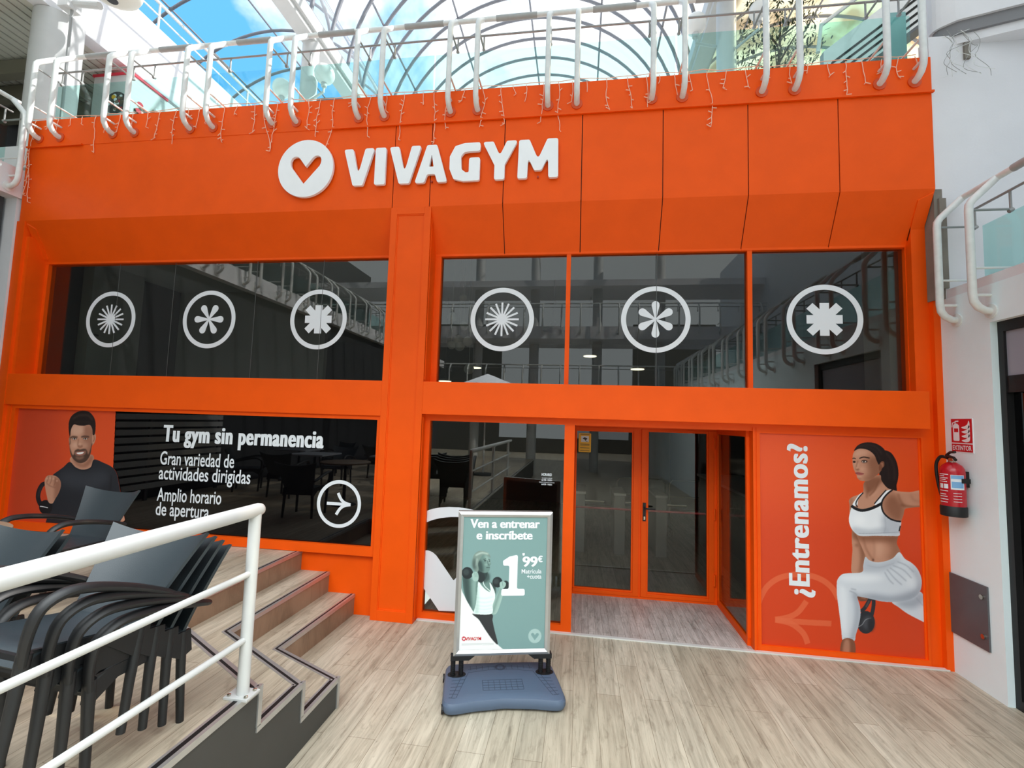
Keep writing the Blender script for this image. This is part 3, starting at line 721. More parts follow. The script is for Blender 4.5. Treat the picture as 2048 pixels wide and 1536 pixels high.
# camera notice and greeting
t = thing('notice_sticker', 'yellow video surveillance notice at the top of the left glass door', 'sticker', (.09, 6.27, 1.93))
b = MB(); b.prism([rounded([(.008, 1.808), (.17, 1.808), (.17, 2.055), (.008, 2.055)], .012)], planeY(6.27), .002); b.build('backing', 'yellow', t)
b = MB(); b.prism([[(.04, 1.94), (.14, 1.94), (.14, 2.02), (.04, 2.02)]], planeY(6.268), .002); b.build('white_field', 'decal_white', t)
b = MB(); b.prism([[(.06, 1.985), (.10, 1.965), (.125, 1.985), (.085, 2.005)]], planeY(6.266), .002); b.prism([stroke([(.09, 1.97), (.11, 1.95), (.125, 1.95)], .008)], planeY(6.266), .002)
for z in (1.91, 1.895, 1.86, 1.825, 2.035): b.prism([[(.03, z), (.15, z), (.15, z+.006), (.03, z+.006)]], planeY(6.268), .001)
b.build('pictogram', 'grey_dark', t)
ds = thing('reception_desk', 'grey reception desk with black greeting seen through the right side glass', 'desk', (2.65, 7.6, 0))
box(2.3, 3.0, 6.6, 9.4, 0, 1.25).build('body', 'interior_light', ds); box(2.26, 3.04, 6.56, 9.44, 1.25, 1.29).build('top', 'white_paint', ds)
b = MB(); put_text(b, '\u00a1Hola!', -7.72, -7.04, .90, .2, lambda u, v, d: (2.3-d, -u, v), bold=.03); b.build('lettering', 'black', ds)
for k, x in enumerate((.05, .72, 1.4)):
    t = thing('turnstile', ['left', 'middle', 'right'][k]+' grey turnstile post seen dimly through the glass doors', 'turnstile', (x, 8.6, 0), 'turnstiles in the lobby')
    box(x-.09, x+.09, 8.2, 9.0, 0, .98).build('body', 'thin_steel', t, bevel=.01); box(x-.1, x+.1, 8.18, 9.02, .98, 1.02).build('top', 'aluminium', t)
    MB().tube([(x+.09, 8.3, .85), (x+.42, 8.3, .85)], .018, 8).build('arm', 'chrome', t)
t = thing('crowd_barrier', 'thin silver crowd barrier seen through the right glass door', 'barrier', (1.9, 10.0, 0))
for x in (1.3, 2.35):
    b = MB(); b.tube([(x-.48, 10.0, .12), (x-.48, 10.0, 1.0), (x-.42, 10.0, 1.08), (x+.42, 10.0, 1.08), (x+.48, 10.0, 1.0), (x+.48, 10.0, .12)], .016, 8); b.tube([(x-.48, 10.0, .75), (x+.48, 10.0, .75)], .012, 8); b.box(x-.5, x-.46, 9.8, 10.2, 0, .12); b.box(x+.46, x+.5, 9.8, 10.2, 0, .12); b.build('frame', 'chrome', t, smooth=40)
c = column(1.75, 10.5, .22, 0, 2.35, 'white column inside the lobby behind the right glass door')

# ------------------------------------------------------------------ printed posters: pigment laid out on a fine grid of the sheet
def homog(px, uv):
    A_ = []; b_ = []
    for (x, y), (u, v) in zip(px, uv):
        A_ += [[x, y, 1, 0, 0, 0, -u*x, -u*y], [0, 0, 0, x, y, 1, -v*x, -v*y]]; b_ += [u, v]
    h = np.linalg.solve(np.array(A_, float), np.array(b_, float))
    def f(p):
        p = np.asarray(p, float); d = h[6]*p[:, 0]+h[7]*p[:, 1]+1
        return np.stack([(h[0]*p[:, 0]+h[1]*p[:, 1]+h[2])/d, (h[3]*p[:, 0]+h[4]*p[:, 1]+h[5])/d], 1)
    return f
class Print:
    def __init__(s, W_, H_, res, to_uv, scale, bg):
        s.W, s.H, s.res, s.f, s.sc = W_, H_, res, to_uv, scale       # scale: tracing units to metres
        s.nx, s.ny = int(W_/res)+1, int(H_/res)+1
        s.u = np.linspace(0, W_, s.nx); s.v = np.linspace(0, H_, s.ny)
        s.c = np.zeros((s.ny, s.nx, 3)); s.c[:] = bg; s.keep = None
    def mask(s, pts, blur=0):
        P = s.f(pts); m = np.zeros((s.ny, s.nx)); du, dv = s.W/(s.nx-1), s.H/(s.ny-1)
        i0, i1 = max(0, int(P[:, 0].min()/du)-1), min(s.nx, int(P[:, 0].max()/du)+3)
        j0, j1 = max(0, int(P[:, 1].min()/dv)-1), min(s.ny, int(P[:, 1].max()/dv)+3)
        if i0 >= i1 or j0 >= j1: return m
        U, V = np.meshgrid(s.u[i0:i1], s.v[j0:j1]); acc = np.zeros(U.shape)
        for ou in (-.25, .25):
            for ov in (-.25, .25):
                X, Y = U+ou*du, V+ov*dv; ins = np.zeros(U.shape, bool)
                a = P; b_ = np.roll(P, -1, 0)
                for (x0, y0), (x1, y1) in zip(a, b_):
                    if y0 == y1: continue
                    cnd = (Y >= min(y0, y1)) & (Y < max(y0, y1))
                    ins ^= cnd & (X < x0+(Y-y0)*(x1-x0)/(y1-y0))
                acc += ins
        m[j0:j1, i0:i1] = acc/4
        if blur > 2.5:
            r = max(1, int(round(blur*s.sc/s.res/1.6)))
            for ax in (0, 1):
                for _ in range(3):
                    pad = [(0, 0), (0, 0)]; pad[ax] = (r+1, r)
                    q = np.cumsum(np.pad(m, pad, mode='edge'), axis=ax); k = 2*r+1
                    m = (np.take(q, range(k, q.shape[ax]), ax)-np.take(q, range(0, q.shape[ax]-k), ax))/k
        return m
    def fill(s, pts, col, blur=0, op=1., smooth=True, clip=None):
        if smooth and len(pts) > 3: pts = spline(pts, True, 5)
        m = s.mask(pts, blur)*op
        if clip is not None: m = m*clip
        s.c = s.c*(1-m[..., None])+np.array(col, float)*m[..., None]
        return m
    def line(s, pts, w, col, blur=0, op=1., clip=None):
        if len(pts) > 2: pts = spline(pts, False, 5)
        return s.fill(stroke(pts, w), col, blur, op, False, clip)
    def ell(s, x, y, rx, ry, col, blur=0, op=1., clip=None): return s.fill(circle(x, y, rx, 28, ry=ry), col, blur, op, False, clip)
    def build(s, name, fn, parent=None, rough=.4):
        nv = s.nx*s.ny; U, V = np.meshgrid(s.u, s.v)
        co = [fn(u, v) for u, v in zip(U.ravel(), V.ravel())]
        o = Vector(parent_world(parent)) if parent else Vector((0, 0, 0)); co = np.array(co)-np.array(o)
        I, J = np.meshgrid(np.arange(s.nx-1), np.arange(s.ny-1)); a = (J*s.nx+I).ravel()
        if s.keep is not None:
            k = (s.keep[:-1, :-1]+s.keep[1:, :-1]+s.keep[:-1, 1:]+s.keep[1:, 1:]).ravel() > 1.6; a = a[k]
        fs = np.stack([a, a+1, a+s.nx+1, a+s.nx], 1)
        me = bpy.data.meshes.new(name); me.vertices.add(nv); me.vertices.foreach_set('co', co.ravel())
        me.loops.add(fs.size); me.loops.foreach_set('vertex_index', fs.ravel())
        me.polygons.add(len(fs)); me.polygons.foreach_set('loop_start', np.arange(len(fs))*4)
        me.update(calc_edges=True); me.validate()
        c = np.clip(s.c, 0, 255)/255; c = np.where(c <= .04045, c/12.92, ((c+.055)/1.055)**2.4).reshape(-1, 3)
        at = me.color_attributes.new('ink', 'FLOAT_COLOR', 'POINT'); at.data.foreach_set('color', np.hstack([c, np.ones((nv, 1))]).ravel())
        m = bpy.data.materials.new(name+'_ink'); m.use_nodes = True; n_, l_ = m.node_tree.nodes, m.node_tree.links
        at_ = n_.new('ShaderNodeVertexColor'); at_.layer_name = 'ink'; p_ = n_['Principled BSDF']; p_.inputs['Roughness'].default_value = rough; p_.inputs['Specular IOR Level'].default_value = .3
        l_.new(at_.outputs[0], p_.inputs['Base Color']); me.materials.append(m)
        ob = bpy.data.objects.new(name, me); COL.objects.link(ob)
        if parent: ob.parent = parent
        return ob
def mx(a, b, t): return tuple(p*(1-t)+q*t for p, q in zip(a, b))

# --- right poster: lunging woman with kettlebell (traced in units of the sheet photo)
SK, SKD, SKL = (196, 142, 116), (128, 80, 58), (226, 178, 152); LG, LGD, LGL = (214, 219, 226), (150, 156, 168), (238, 241, 245)
to_px = lambda q: ony(1660+q[0]/3.3409, 860+q[1]/3.3409, 5.128)
cor = [(-480, 5), (603, 37), (653, 1497), (-478, 1437)]
uvc = [(to_px(c).x-1.825, to_px(c).z-.04) for c in cor]
Wf = Print(1.505, 2.13, .0034, homog(cor, uvc), .00145, (232, 84, 34))
P = Wf
P.fill([(-600, 500), (800, 560), (800, 1700), (-600, 1700)], (206, 62, 28), 260, .75, False)
s8 = lambda L_: [((1480+x/2.845-1660)*3.3409, (820+y/2.845-860)*3.3409) for x, y in L_]
for pts, w in (([(100, 1130), (112, 1080), (150, 1010), (210, 962), (280, 940), (345, 936), (420, 948), (480, 975), (530, 1020), (560, 1075)], 38), ([(520, 1216), (300, 1203), (205, 1193)], 38), ([(378, 1088), (330, 1150), (270, 1180), (200, 1192)], 38), ([(385, 1330), (360, 1270), (290, 1215), (200, 1194)], 38)):
    P.line(s8(pts), w, (226, 104, 66), 2, .8)
P.fill([(415, 1150), (500, 1140), (560, 1118), (600, 1080), (640, 1122), (700, 1190), (700, 1320), (640, 1290), (570, 1255), (510, 1222), (460, 1185)], LG, 0); m = P.mask(spline([(415, 1150), (500, 1140), (560, 1118), (600, 1080), (640, 1122), (700, 1190), (700, 1320), (640, 1290), (570, 1255), (510, 1222), (460, 1185)]))
P.fill([(430, 1150), (560, 1120), (600, 1080), (640, 1130), (560, 1190), (470, 1180)], LGD, 22, .7, clip=m); P.line([(575, 1120), (620, 1170), (660, 1195)], 5, LGD, 3, .7, m)
# kettlebell and hand
P.line([(205, 1215), (232, 1190), (256, 1150), (268, 1128), (290, 1135), (290, 1180), (278, 1240)], 26, (52, 50, 54)); P.line([(240, 1185), (262, 1140)], 6, (120, 112, 110), 3, .8)
P.ell(240, 1285, 60, 76, (46, 47, 52)); P.ell(255, 1290, 36, 44, (92, 94, 100), 14, .7); P.line([(185, 1318), (215, 1300), (238, 1268), (275, 1256)], 5, (150, 152, 156), 2, .8); P.ell(272, 1300, 22, 46, (34, 34, 38), 10, .8)
P.fill([(178, 1105), (225, 1112), (252, 1122), (248, 1138), (222, 1144), (195, 1140)], (120, 74, 56)); P.line([(205, 1118), (240, 1128)], 6, (170, 118, 96), 3)
# hair behind
HR = (36, 26, 25)
P.fill([(330, 140), (365, 135), (405, 150), (432, 185), (450, 230), (458, 290), (452, 340), (444, 372), (446, 406), (415, 398), (385, 392), (350, 360), (330, 300)], HR); P.line([(370, 150), (410, 200), (430, 270), (430, 340)], 8, (72, 54, 50), 6, .8); P.line([(350, 170), (385, 240), (395, 330)], 7, (64, 48, 44), 6, .7)
# hanging arm
a = [(150, 660), (146, 740), (150, 800), (145, 870), (147, 955), (212, 957), (222, 905), (238, 850), (228, 800), (208, 740), (185, 690)]
P.fill(a, SK); m = P.mask(spline(a)); P.fill([(190, 690), (235, 800), (235, 860), (212, 957), (195, 957), (205, 860), (195, 780), (175, 700)], SKD, 14, .8, clip=m); P.fill([(148, 660), (190, 700), (200, 740), (150, 720)], SKD, 16, .8, clip=m); P.ell(180, 770, 14, 12, SKD, 6, .5, m)
# torso, shoulders, stretched arm
a = [(127, 470), (148, 448), (190, 432), (222, 412), (232, 345), (330, 300), (345, 340), (385, 388), (440, 406), (480, 412), (540, 414), (640, 405), (660, 500), (570, 516), (522, 522), (500, 530), (490, 570), (476, 612), (472, 660), (456, 710), (447, 760), (470, 818), (430, 856), (380, 876), (300, 886), (250, 868), (232, 830), (202, 760), (172, 690), (150, 650), (132, 560), (130, 500)]
P.fill(a, SK); m = P.mask(spline(a))
P.fill([(225, 335), (330, 310), (350, 345), (300, 400), (255, 425), (235, 400)], SKD, 16, .85, clip=m); P.line([(262, 380), (250, 420), (245, 455)], 12, SKD, 6, .7, m); P.line([(325, 335), (300, 400), (262, 440)], 9, SKD, 5, .75, m); P.line([(345, 355), (310, 410), (280, 440)], 7, SKL, 6, .5, m)
P.fill([(395, 430), (440, 440), (470, 480), (500, 530), (478, 612), (420, 600), (375, 550), (360, 490)], SKD, 26, .75, clip=m); P.line([(455, 425), (470, 470), (500, 515)], 9, SKD, 6, .7, m); P.line([(470, 500), (560, 516), (640, 506)], 16, SKD, 9, .7, m); P.line([(430, 412), (520, 416), (640, 410)], 10, SKL, 8, .4, m); P.line([(540, 430), (560, 470), (620, 480)], 10, SKD, 10, .4, m)
P.fill([(180, 700), (460, 705), (455, 740), (330, 748), (200, 740)], SKD, 18, .75, clip=m); P.fill([(370, 720), (470, 720), (470, 850), (380, 870), (410, 800)], SKD, 28, .6, clip=m); P.line([(222, 715), (240, 790), (275, 850), (292, 876)], 8, SKD, 6, .65, m); P.line([(290, 730), (298, 800), (292, 860)], 7, SKD, 6, .4, m); P.fill([(305, 760), (350, 765), (345, 830), (310, 850)], SKL, 18, .4, clip=m); P.ell(288, 868, 5, 9, (90, 52, 38), 3); P.line([(160, 690), (195, 770), (232, 850)], 9, SKD, 6, .5, m)
P.fill([(130, 470), (150, 452), (150, 520), (135, 560)], SKD, 10, .5, clip=m)
# face
a = [(166, 140), (200, 120), (245, 124), (285, 152), (310, 195), (335, 240), (344, 262), (325, 292), (300, 310), (280, 328), (250, 340), (222, 341), (198, 335), (182, 318), (178, 302), (172, 290), (160, 264), (153, 240), (150, 215), (151, 190), (154, 162)]
P.fill(a, SK); m = P.mask(spline(a))
P.fill([(245, 190), (345, 190), (350, 330), (240, 345), (225, 320), (262, 290)], SKD, 24, .7, clip=m); P.fill([(170, 140), (230, 130), (250, 160), (200, 175), (160, 175)], SKL, 14, .5, clip=m); P.ell(178, 232, 12, 20, SKL, 8, .5, m); P.ell(215, 262, 20, 14, SKL, 12, .35, m)
P.fill([(338, 215), (358, 208), (364, 230), (356, 258), (334, 276), (326, 250)], SKD); P.line([(340, 228), (350, 222), (352, 245)], 5, SK, 3)
P.line([(150, 192), (160, 188), (172, 193)], 7, (50, 34, 30), 2, .95); P.line([(196, 190), (225, 181), (265, 188)], 8, (46, 32, 28), 2, .95)
P.ell(162, 213, 10, 7, (60, 40, 34), 2); P.ell(230, 211, 19, 9, (70, 48, 42), 3); P.ell(228, 212, 13, 5.5, (214, 200, 192), 2); P.ell(227, 211, 6, 6, (34, 24, 22), 1); P.line([(210, 208), (228, 202), (250, 209)], 4, (30, 20, 18), 1); P.ell(160, 213, 4, 5, (30, 22, 20), 1)
P.line([(186, 205), (176, 240), (174, 262)], 7, SKD, 5, .7, m); P.ell(184, 264, 12, 6, SKD, 4, .8, m); P.ell(178, 254, 6, 6, SKL, 4, .8, m)
P.fill([(168, 286), (185, 280), (200, 283), (228, 292), (205, 302), (180, 298)], (168, 88, 84), 2); P.line([(170, 289), (198, 291), (226, 292)], 3, (110, 52, 50), 1); P.ell(198, 312, 16, 6, SKL, 6, .5, m); P.ell(195, 328, 16, 8, SKD, 6, .4, m)
a = [(160, 140), (180, 108), (215, 88), (260, 82), (305, 90), (345, 112), (368, 140), (378, 200), (372, 300), (360, 340), (343, 300), (345, 262), (362, 240), (360, 212), (338, 212), (326, 232), (312, 205), (296, 168), (262, 138), (225, 126), (190, 126)]
P.fill(a, HR); P.line([(190, 112), (250, 98), (310, 115), (345, 160)], 9, (78, 58, 54), 8, .7); P.line([(230, 110), (300, 135), (335, 200)], 6, (62, 46, 42), 5, .7)
# sports top
a = [(140, 528), (150, 515), (172, 528), (215, 538), (260, 534), (310, 514), (344, 488), (350, 525), (366, 562), (398, 592), (440, 608), (474, 612), (472, 645), (465, 675), (462, 706), (400, 708), (300, 707), (240, 709), (195, 706), (162, 682), (140, 652), (127, 612), (128, 575)]
P.fill(a, LGL); m = P.mask(spline(a)); P.fill([(360, 560), (480, 610), (465, 710), (380, 700), (350, 640)], LGD, 24, .55, clip=m); P.fill([(150, 650), (260, 665), (370, 650), (375, 700), (180, 705)], LGD, 14, .45, clip=m); P.line([(190, 690), (300, 690), (465, 682)], 4, LGD, 2, .8, m); P.line([(362, 560), (372, 640), (360, 690)], 4, LGD, 3, .6, m); P.ell(200, 600, 40, 34, (250, 251, 253), 20, .6, m)
P.fill([(150, 500), (172, 462), (195, 432), (220, 418), (190, 462), (180, 505)], LGL); P.fill([(296, 494), (335, 455), (375, 408), (412, 400), (385, 428), (358, 455), (348, 488), (325, 505)], LGL)
BK = (28, 27, 30)
P.line([(143, 505), (168, 524), (210, 537), (258, 530), (305, 512), (346, 490)], 19, BK); P.line([(222, 418), (188, 458), (173, 492), (184, 516)], 8, BK); P.line([(376, 400), (335, 446), (296, 494)], 8, BK); P.line([(418, 400), (382, 428), (352, 468), (345, 510), (360, 555), (400, 592), (440, 607), (474, 612)], 11, BK); P.line([(470, 640), (462, 676)], 8, BK)
# leggings
a = [(45, 1035), (50, 1000), (78, 966), (120, 957), (212, 950), (222, 905), (236, 848), (262, 870), (312, 884), (372, 876), (422, 855), (463, 816), (500, 860), (545, 888), (582, 925), (606, 975), (613, 1025), (600, 1080), (558, 1122), (500, 1142), (420, 1150), (345, 1145), (270, 1128), (188, 1112), (185, 1128), (200, 1180), (203, 1240), (190, 1310), (172, 1370), (164, 1408), (122, 1410), (84, 1402), (76, 1340), (68, 1270), (55, 1170), (46, 1100)]
P.fill(a, LG); m = P.mask(spline(a))
P.fill([(150, 1110), (280, 1095), (420, 1110), (560, 1070), (615, 1020), (600, 1100), (520, 1150), (340, 1150), (190, 1120)], LGD, 24, .85, clip=m); P.fill([(150, 1080), (190, 1115), (205, 1200), (195, 1310), (165, 1410), (130, 1410), (160, 1280), (165, 1180)], LGD, 18, .75, clip=m)
P.fill([(230, 850), (320, 890), (440, 855), (470, 870), (380, 935), (260, 950), (215, 940)], LGD, 18, .4, clip=m); P.fill([(540, 890), (620, 1000), (600, 1070), (570, 1000)], LGD, 20, .5, clip=m); P.fill([(60, 985), (140, 965), (260, 965), (360, 990), (250, 1020), (120, 1010)], LGL, 22, .8, clip=m); P.fill([(70, 1040), (110, 1080), (115, 1220), (105, 1350), (80, 1330), (60, 1150)], LGL, 16, .6, clip=m); P.ell(540, 1010, 40, 45, LGL, 26, .5, m)
for q in ([(380, 930), (430, 990), (480, 1035)], [(400, 920), (460, 965), (510, 1010)], [(420, 905), (490, 935), (545, 990)], [(365, 950), (395, 1000), (425, 1030)], [(130, 1075), (165, 1090), (185, 1112)], [(140, 1060), (175, 1068)], [(450, 880), (510, 905), (560, 950)]): P.line(q, 6, LGD, 4, .75, m)
P.line([(250, 905), (330, 918), (430, 890)], 4, LGD, 3, .5, m); P.line([(90, 1385), (125, 1390), (165, 1385)], 3, LGD, 2, .6, m)
P.fill([(82, 1404), (162, 1410), (160, 1540), (72, 1540)], SKD); P.fill([(95, 1412), (130, 1412), (125, 1540), (85, 1540)], SK, 8, .7)
wp = thing('wall_poster', 'orange poster of a lunging woman in white leggings, right of the entrance', 'poster', (2.57, 5.13, 1.1))
P.build('printed_sheet', lambda u, v: (1.825+u, 5.128, .04+v), wp)
b = MB(); put_text(b, '\u00bfEntrenamos?', .545, 2.03, -2.295, .19, planeY(5.128), bold=.014, rot=True, smear=(0, .006, .012, .018), spacing=1.1)
b.build('lettering', 'decal_white', wp)
del P, Wf

# --- left poster: bearded man in a black shirt
to_px = lambda q: ony(q[0]/5.12, 780+q[1]/5.12, 5.033)
cor = [(190, 170), (1185, 205), (1130, 1440), (60, 1330)]
X0, Z0 = -7.09, .755
uvc = [(to_px(c).x-X0, to_px(c).z-Z0) for c in cor]
P = Print(1.9, 1.43, .004, homog(cor, uvc), .00125, (206, 72, 40))
rect = P.mask([(-50, 100), (1186, 203), (1130, 1475), (-100, 1500)])
P.fill([(600, 100), (1300, 150), (1300, 1000), (700, 1000)], (228, 82, 36), 200, .9, False)
MS, MSD, MSL = (202, 148, 122), (142, 92, 72), (228, 184, 160); SH = (40, 42, 48)
shirt = [(716, 736), (650, 790), (592, 832), (545, 868), (500, 930), (520, 1100), (500, 1250), (460, 1390), (450, 1480), (1135, 1480), (1140, 1395), (1112, 1240), (1130, 1160), (1180, 1130), (1236, 1090), (1218, 950), (1195, 850), (1150, 790), (1062, 745), (964, 712), (930, 790), (850, 815), (775, 790)]
arm = [(1108, 1160), (1215, 1095), (1242, 1180), (1272, 1290), (1275, 1340), (1210, 1360), (1150, 1420), (1122, 1300), (1098, 1225)]
head = [(712, 380), (718, 470), (706, 500), (712, 560), (720, 640), (746, 702), (792, 742), (842, 748), (890, 722), (926, 662), (944, 570), (965, 548), (982, 500), (978, 452), (952, 440), (940, 330), (850, 250), (740, 280)]
hair = [(712, 462), (704, 380), (712, 310), (740, 260), (790, 226), (850, 212), (912, 224), (952, 262), (976, 312), (981, 380), (972, 452), (952, 458), (946, 400), (920, 358), (860, 366), (800, 362), (762, 352), (738, 382), (726, 420), (722, 464)]
kb = circle(470, 1200, 68, 30, ry=74)
P.keep = np.clip(rect, 0, 1)
for q in (shirt, arm): P.keep = np.maximum(P.keep, P.mask(spline(q)))
P.fill(arm, MS); m = P.mask(spline(arm)); P.fill([(1100, 1160), (1160, 1140), (1180, 1240), (1190, 1370), (1140, 1400)], MSD, 26, .7, clip=m)
nk = [(742, 680), (722, 735), (765, 790), (850, 822), (930, 795), (962, 722), (935, 660)]
P.fill(nk, MS); m = P.mask(spline(nk)); P.fill([(740, 690), (850, 760), (940, 660), (950, 720), (880, 790), (790, 770)], MSD, 20, .85, clip=m)
P.fill(shirt, SH); m = P.mask(spline(shirt)); P.fill([(600, 850), (760, 830), (900, 850), (1050, 820), (1120, 900), (1000, 1000), (760, 1010), (640, 960)], (58, 61, 68), 50, .8, clip=m); P.line([(725, 745), (775, 798), (850, 824), (930, 800), (962, 725)], 9, (24, 25, 30), 3, .9, m); P.line([(1140, 870), (1135, 980), (1110, 1130)], 14, (24, 25, 29), 10, .8, m); P.line([(1180, 1120), (1236, 1088)], 8, (22, 22, 26), 3, .8, m)
P.fill(head, MS); m = P.mask(spline(head)); P.fill([(860, 380), (960, 380), (975, 560), (900, 700), (870, 600)], MSD, 30, .6, clip=m); P.fill([(740, 370), (840, 360), (850, 440), (750, 460)], MSL, 26, .6, clip=m); P.ell(770, 565, 34, 28, MSL, 18, .6, m); P.ell(880, 565, 26, 26, MSL, 18, .4, m)
P.fill([(948, 450), (968, 442), (982, 465), (978, 510), (962, 545), (946, 560)], MS, 2); P.line([(962, 465), (968, 500), (955, 530)], 8, MSD, 4)
BD = (62, 45, 38)
P.fill([(708, 530), (718, 590), (738, 650), (752, 668), (762, 640), (772, 618), (800, 604), (822, 609), (850, 603), (880, 606), (896, 630), (904, 660), (926, 610), (944, 540), (946, 600), (928, 664), (892, 724), (842, 750), (792, 744), (746, 704), (720, 650), (709, 590)], BD, 6, .86, clip=m)
P.fill([(764, 640), (790, 628), (850, 626), (880, 618), (880, 650), (850, 672), (800, 676), (772, 664)], MS, 6, .5); P.fill([(776, 644), (815, 634), (866, 630), (858, 652), (828, 668), (795, 664)], (172, 96, 90), 3); P.fill([(784, 644), (820, 637), (860, 634), (848, 651), (822, 658), (800, 656)], (240, 236, 230), 1); P.fill([(774, 682), (815, 690), (862, 678), (850, 700), (815, 712), (785, 702)], MS, 8, .55)
P.line([(722, 492), (748, 478), (796, 484)], 13, BD, 3, .95); P.line([(834, 482), (872, 474), (914, 482)], 13, BD, 3, .95)
for x in (765, 876):
    P.ell(x, 499, 26, 13, MSD, 5, .8); P.ell(x, 500, 19, 7, (225, 218, 210), 2); P.ell(x, 499, 8, 8, (52, 40, 34), 1); P.line([(x-24, 499), (x, 489), (x+24, 499)], 5, (40, 28, 25), 1)
P.line([(806, 500), (800, 545), (796, 570)], 9, MSD, 6, .6); P.fill([(796, 572), (822, 560), (850, 572), (836, 590), (810, 590)], MSD, 5, .8); P.ell(822, 560, 13, 18, MSL, 8, .6)
P.fill(hair, (34, 26, 25)); P.line([(745, 300), (810, 262), (900, 260), (950, 310)], 16, (70, 56, 50), 12, .8); P.line([(760, 340), (840, 320), (930, 340)], 10, (60, 47, 42), 8, .7); P.line([(716, 470), (720, 540), (712, 560)], 9, BD, 4, .7)
# kettlebell, fist and wrist
P.line([(480, 955), (440, 965), (408, 1015), (392, 1075), (398, 1130), (425, 1180)], [40, 44, 46, 46, 46, 50], (34, 32, 36)); P.line([(440, 975), (405, 1040), (392, 1100)], 10, (84, 80, 82), 8, .7)
P.fill(kb, (30, 29, 32), smooth=False); P.line([(412, 1190), (450, 1196), (492, 1206)], 8, (236, 236, 238), 1)
fist = [(458, 940), (468, 900), (492, 876), (530, 872), (570, 880), (604, 905), (624, 945), (622, 1000), (600, 1060), (570, 1110), (540, 1160), (500, 1150), (480, 1080), (466, 1010)]
P.fill(fist, MS); m = P.mask(spline(fist)); P.fill([(560, 900), (630, 930), (620, 1040), (560, 1130), (560, 1000)], MSD, 18, .7, clip=m)
for q in ([(500, 880), (492, 915), (478, 950)], [(532, 882), (528, 925), (510, 965)], [(566, 892), (568, 935), (552, 985)], [(478, 955), (520, 985), (570, 1000)]): P.line(q, 7, MSD, 4, .85, m)
for x, y in ((484, 905), (515, 902), (548, 910), (585, 930)): P.ell(x, y, 10, 10, MSL, 6, .6, m)
wp = thing('wall_poster', 'orange poster of a bearded man in black shirt lifting a kettlebell, lower left', 'poster', (-6.3, 5.035, 1.4))
P.build('printed_sheet', lambda u, v: (X0+u, 5.031, Z0+v), wp)
del P
# ------------------------------------------------------------------ advert stand
AN = R(14.6); DX, DY = math.cos(AN), math.sin(AN); C0 = (-.595, 4.0)
def SL(u, w, z): return (C0[0]+u*DX+w*DY, C0[1]+u*DY-w*DX, z)
st = thing('advert_stand', 'grey framed advert stand with teal 1,99 euro poster in front of the entrance', 'advert stand', (C0[0], C0[1], 0))
def lbox(mb, u0, u1, w0, w1, z0, z1): return mb.hexa([SL(u0, w1, z0), SL(u1, w1, z0), SL(u1, w0, z0), SL(u0, w0, z0), SL(u0, w1, z1), SL(u1, w1, z1), SL(u1, w0, z1), SL(u0, w0, z1)])
def loft(mb, rings, fn):
    k = len(rings[0][0]); vs = []; fs = []
    for ring, z in rings: vs += [fn(u, v, z) for u, v in ring]
    for i in range(len(rings)-1):
        for j in range(k):
            j2 = (j+1) % k; fs.append((i*k+j, i*k+j2, (i+1)*k+j2, (i+1)*k+j))
    for idx, rev in ((0, True), (len(rings)-1, False)):
        for t in tessellate_polygon([[Vector((u, v, 0)) for u, v in rings[idx][0]]]):
            fs.append(tuple(idx*k+i for i in t))
    return mb.add(vs, fs)
base = rounded([(-.455, -.19, .07), (-.2, -.20, .3), (0, -.205, .2), (.2, -.20, .3), (.455, -.19, .07), (.47, .1, .2), (.475, .42, .09), (.24, .37, .25), (0, .345, .3), (-.24, .37, .25), (-.475, .42, .09), (-.47, .1, .2)], .05, 5)
ins = lambda s: [(u*(1-s/.47), .1+(v-.1)*(1-s/.3)) for u, v in base]
b = MB(); loft(b, [(ins(.03), .012), (ins(.008), .022), (ins(0), .045), (ins(.002), .075), (ins(.014), .093), (ins(.05), .104)], SL)
ba = b.build('base', 'base_plastic', st, smooth=35, normals=True)
b = MB()
def gl(p, q, w=.004):
    pts = stroke([p, q], w); b.prism([pts], lambda u, v, d: SL(u, v, .1035+d), .0015)
for i in range(5): gl((-.16, .24-.035*i), (.16, .24-.035*i)); 
for i in range(8): gl((-.16+.0457*i, .10), (-.16+.0457*i, .24))
for s in (-1, 1):
    gl((s*.27, -.02), (s*.37, .33)); gl((s*.31, -.02), (s*.405, .33))
    for i in range(7): gl((s*(.285+.015*i), .03+.05*i), (s*(.40+.004*i), .05+.045*i))
for p, q in zip([(-.27, -.02), (-.1, -.055), (.1, -.055)], [(-.1, -.055), (.1, -.055), (.27, -.02)]): gl(p, q); gl((p[0], p[1]-.05), (q[0], q[1]-.05))
for i in range(11): gl((-.25+.05*i, -.12), (-.25+.05*i, -.06))
b.build('tread_pattern', 'base_groove', ba)
b = MB(); b.lathe([(.045, .1), (.045, .107), (.03, .108), (.02, .1)], SL(0, -.09, 0), 20); b.build('filler_cap', 'base_groove', ba)
for s in (-1, 1):
    q = MB(); q.prism([circle(s*.365, 0, .075, 28, ry=.05)], lambda u, v, d: SL(u, v, .1035+d), .002); q.build('spring_recess', 'rubber', ba)
    for d in (-.033, .033):
        q = MB(); uu = s*.365+d
        q.tube([SL(uu, 0, .1), SL(uu, 0, .235)], .017, 12)
        for k in range(8): q.tube([SL(uu, 0, .11+.015*k), SL(uu, 0, .116+.015*k)], .0205, 12)
        q.build('spring', 'rubber', st)
    q = MB(); a = [(s*.42, .225), (s*.27, .225), (s*.22, .262), (s*.42, .262)]
    q.prism([a if s < 0 else a[::-1]], lambda u, v, d: SL(u, .03-d, v), .06); q.build('bracket', 'rubber', st, normals=True)
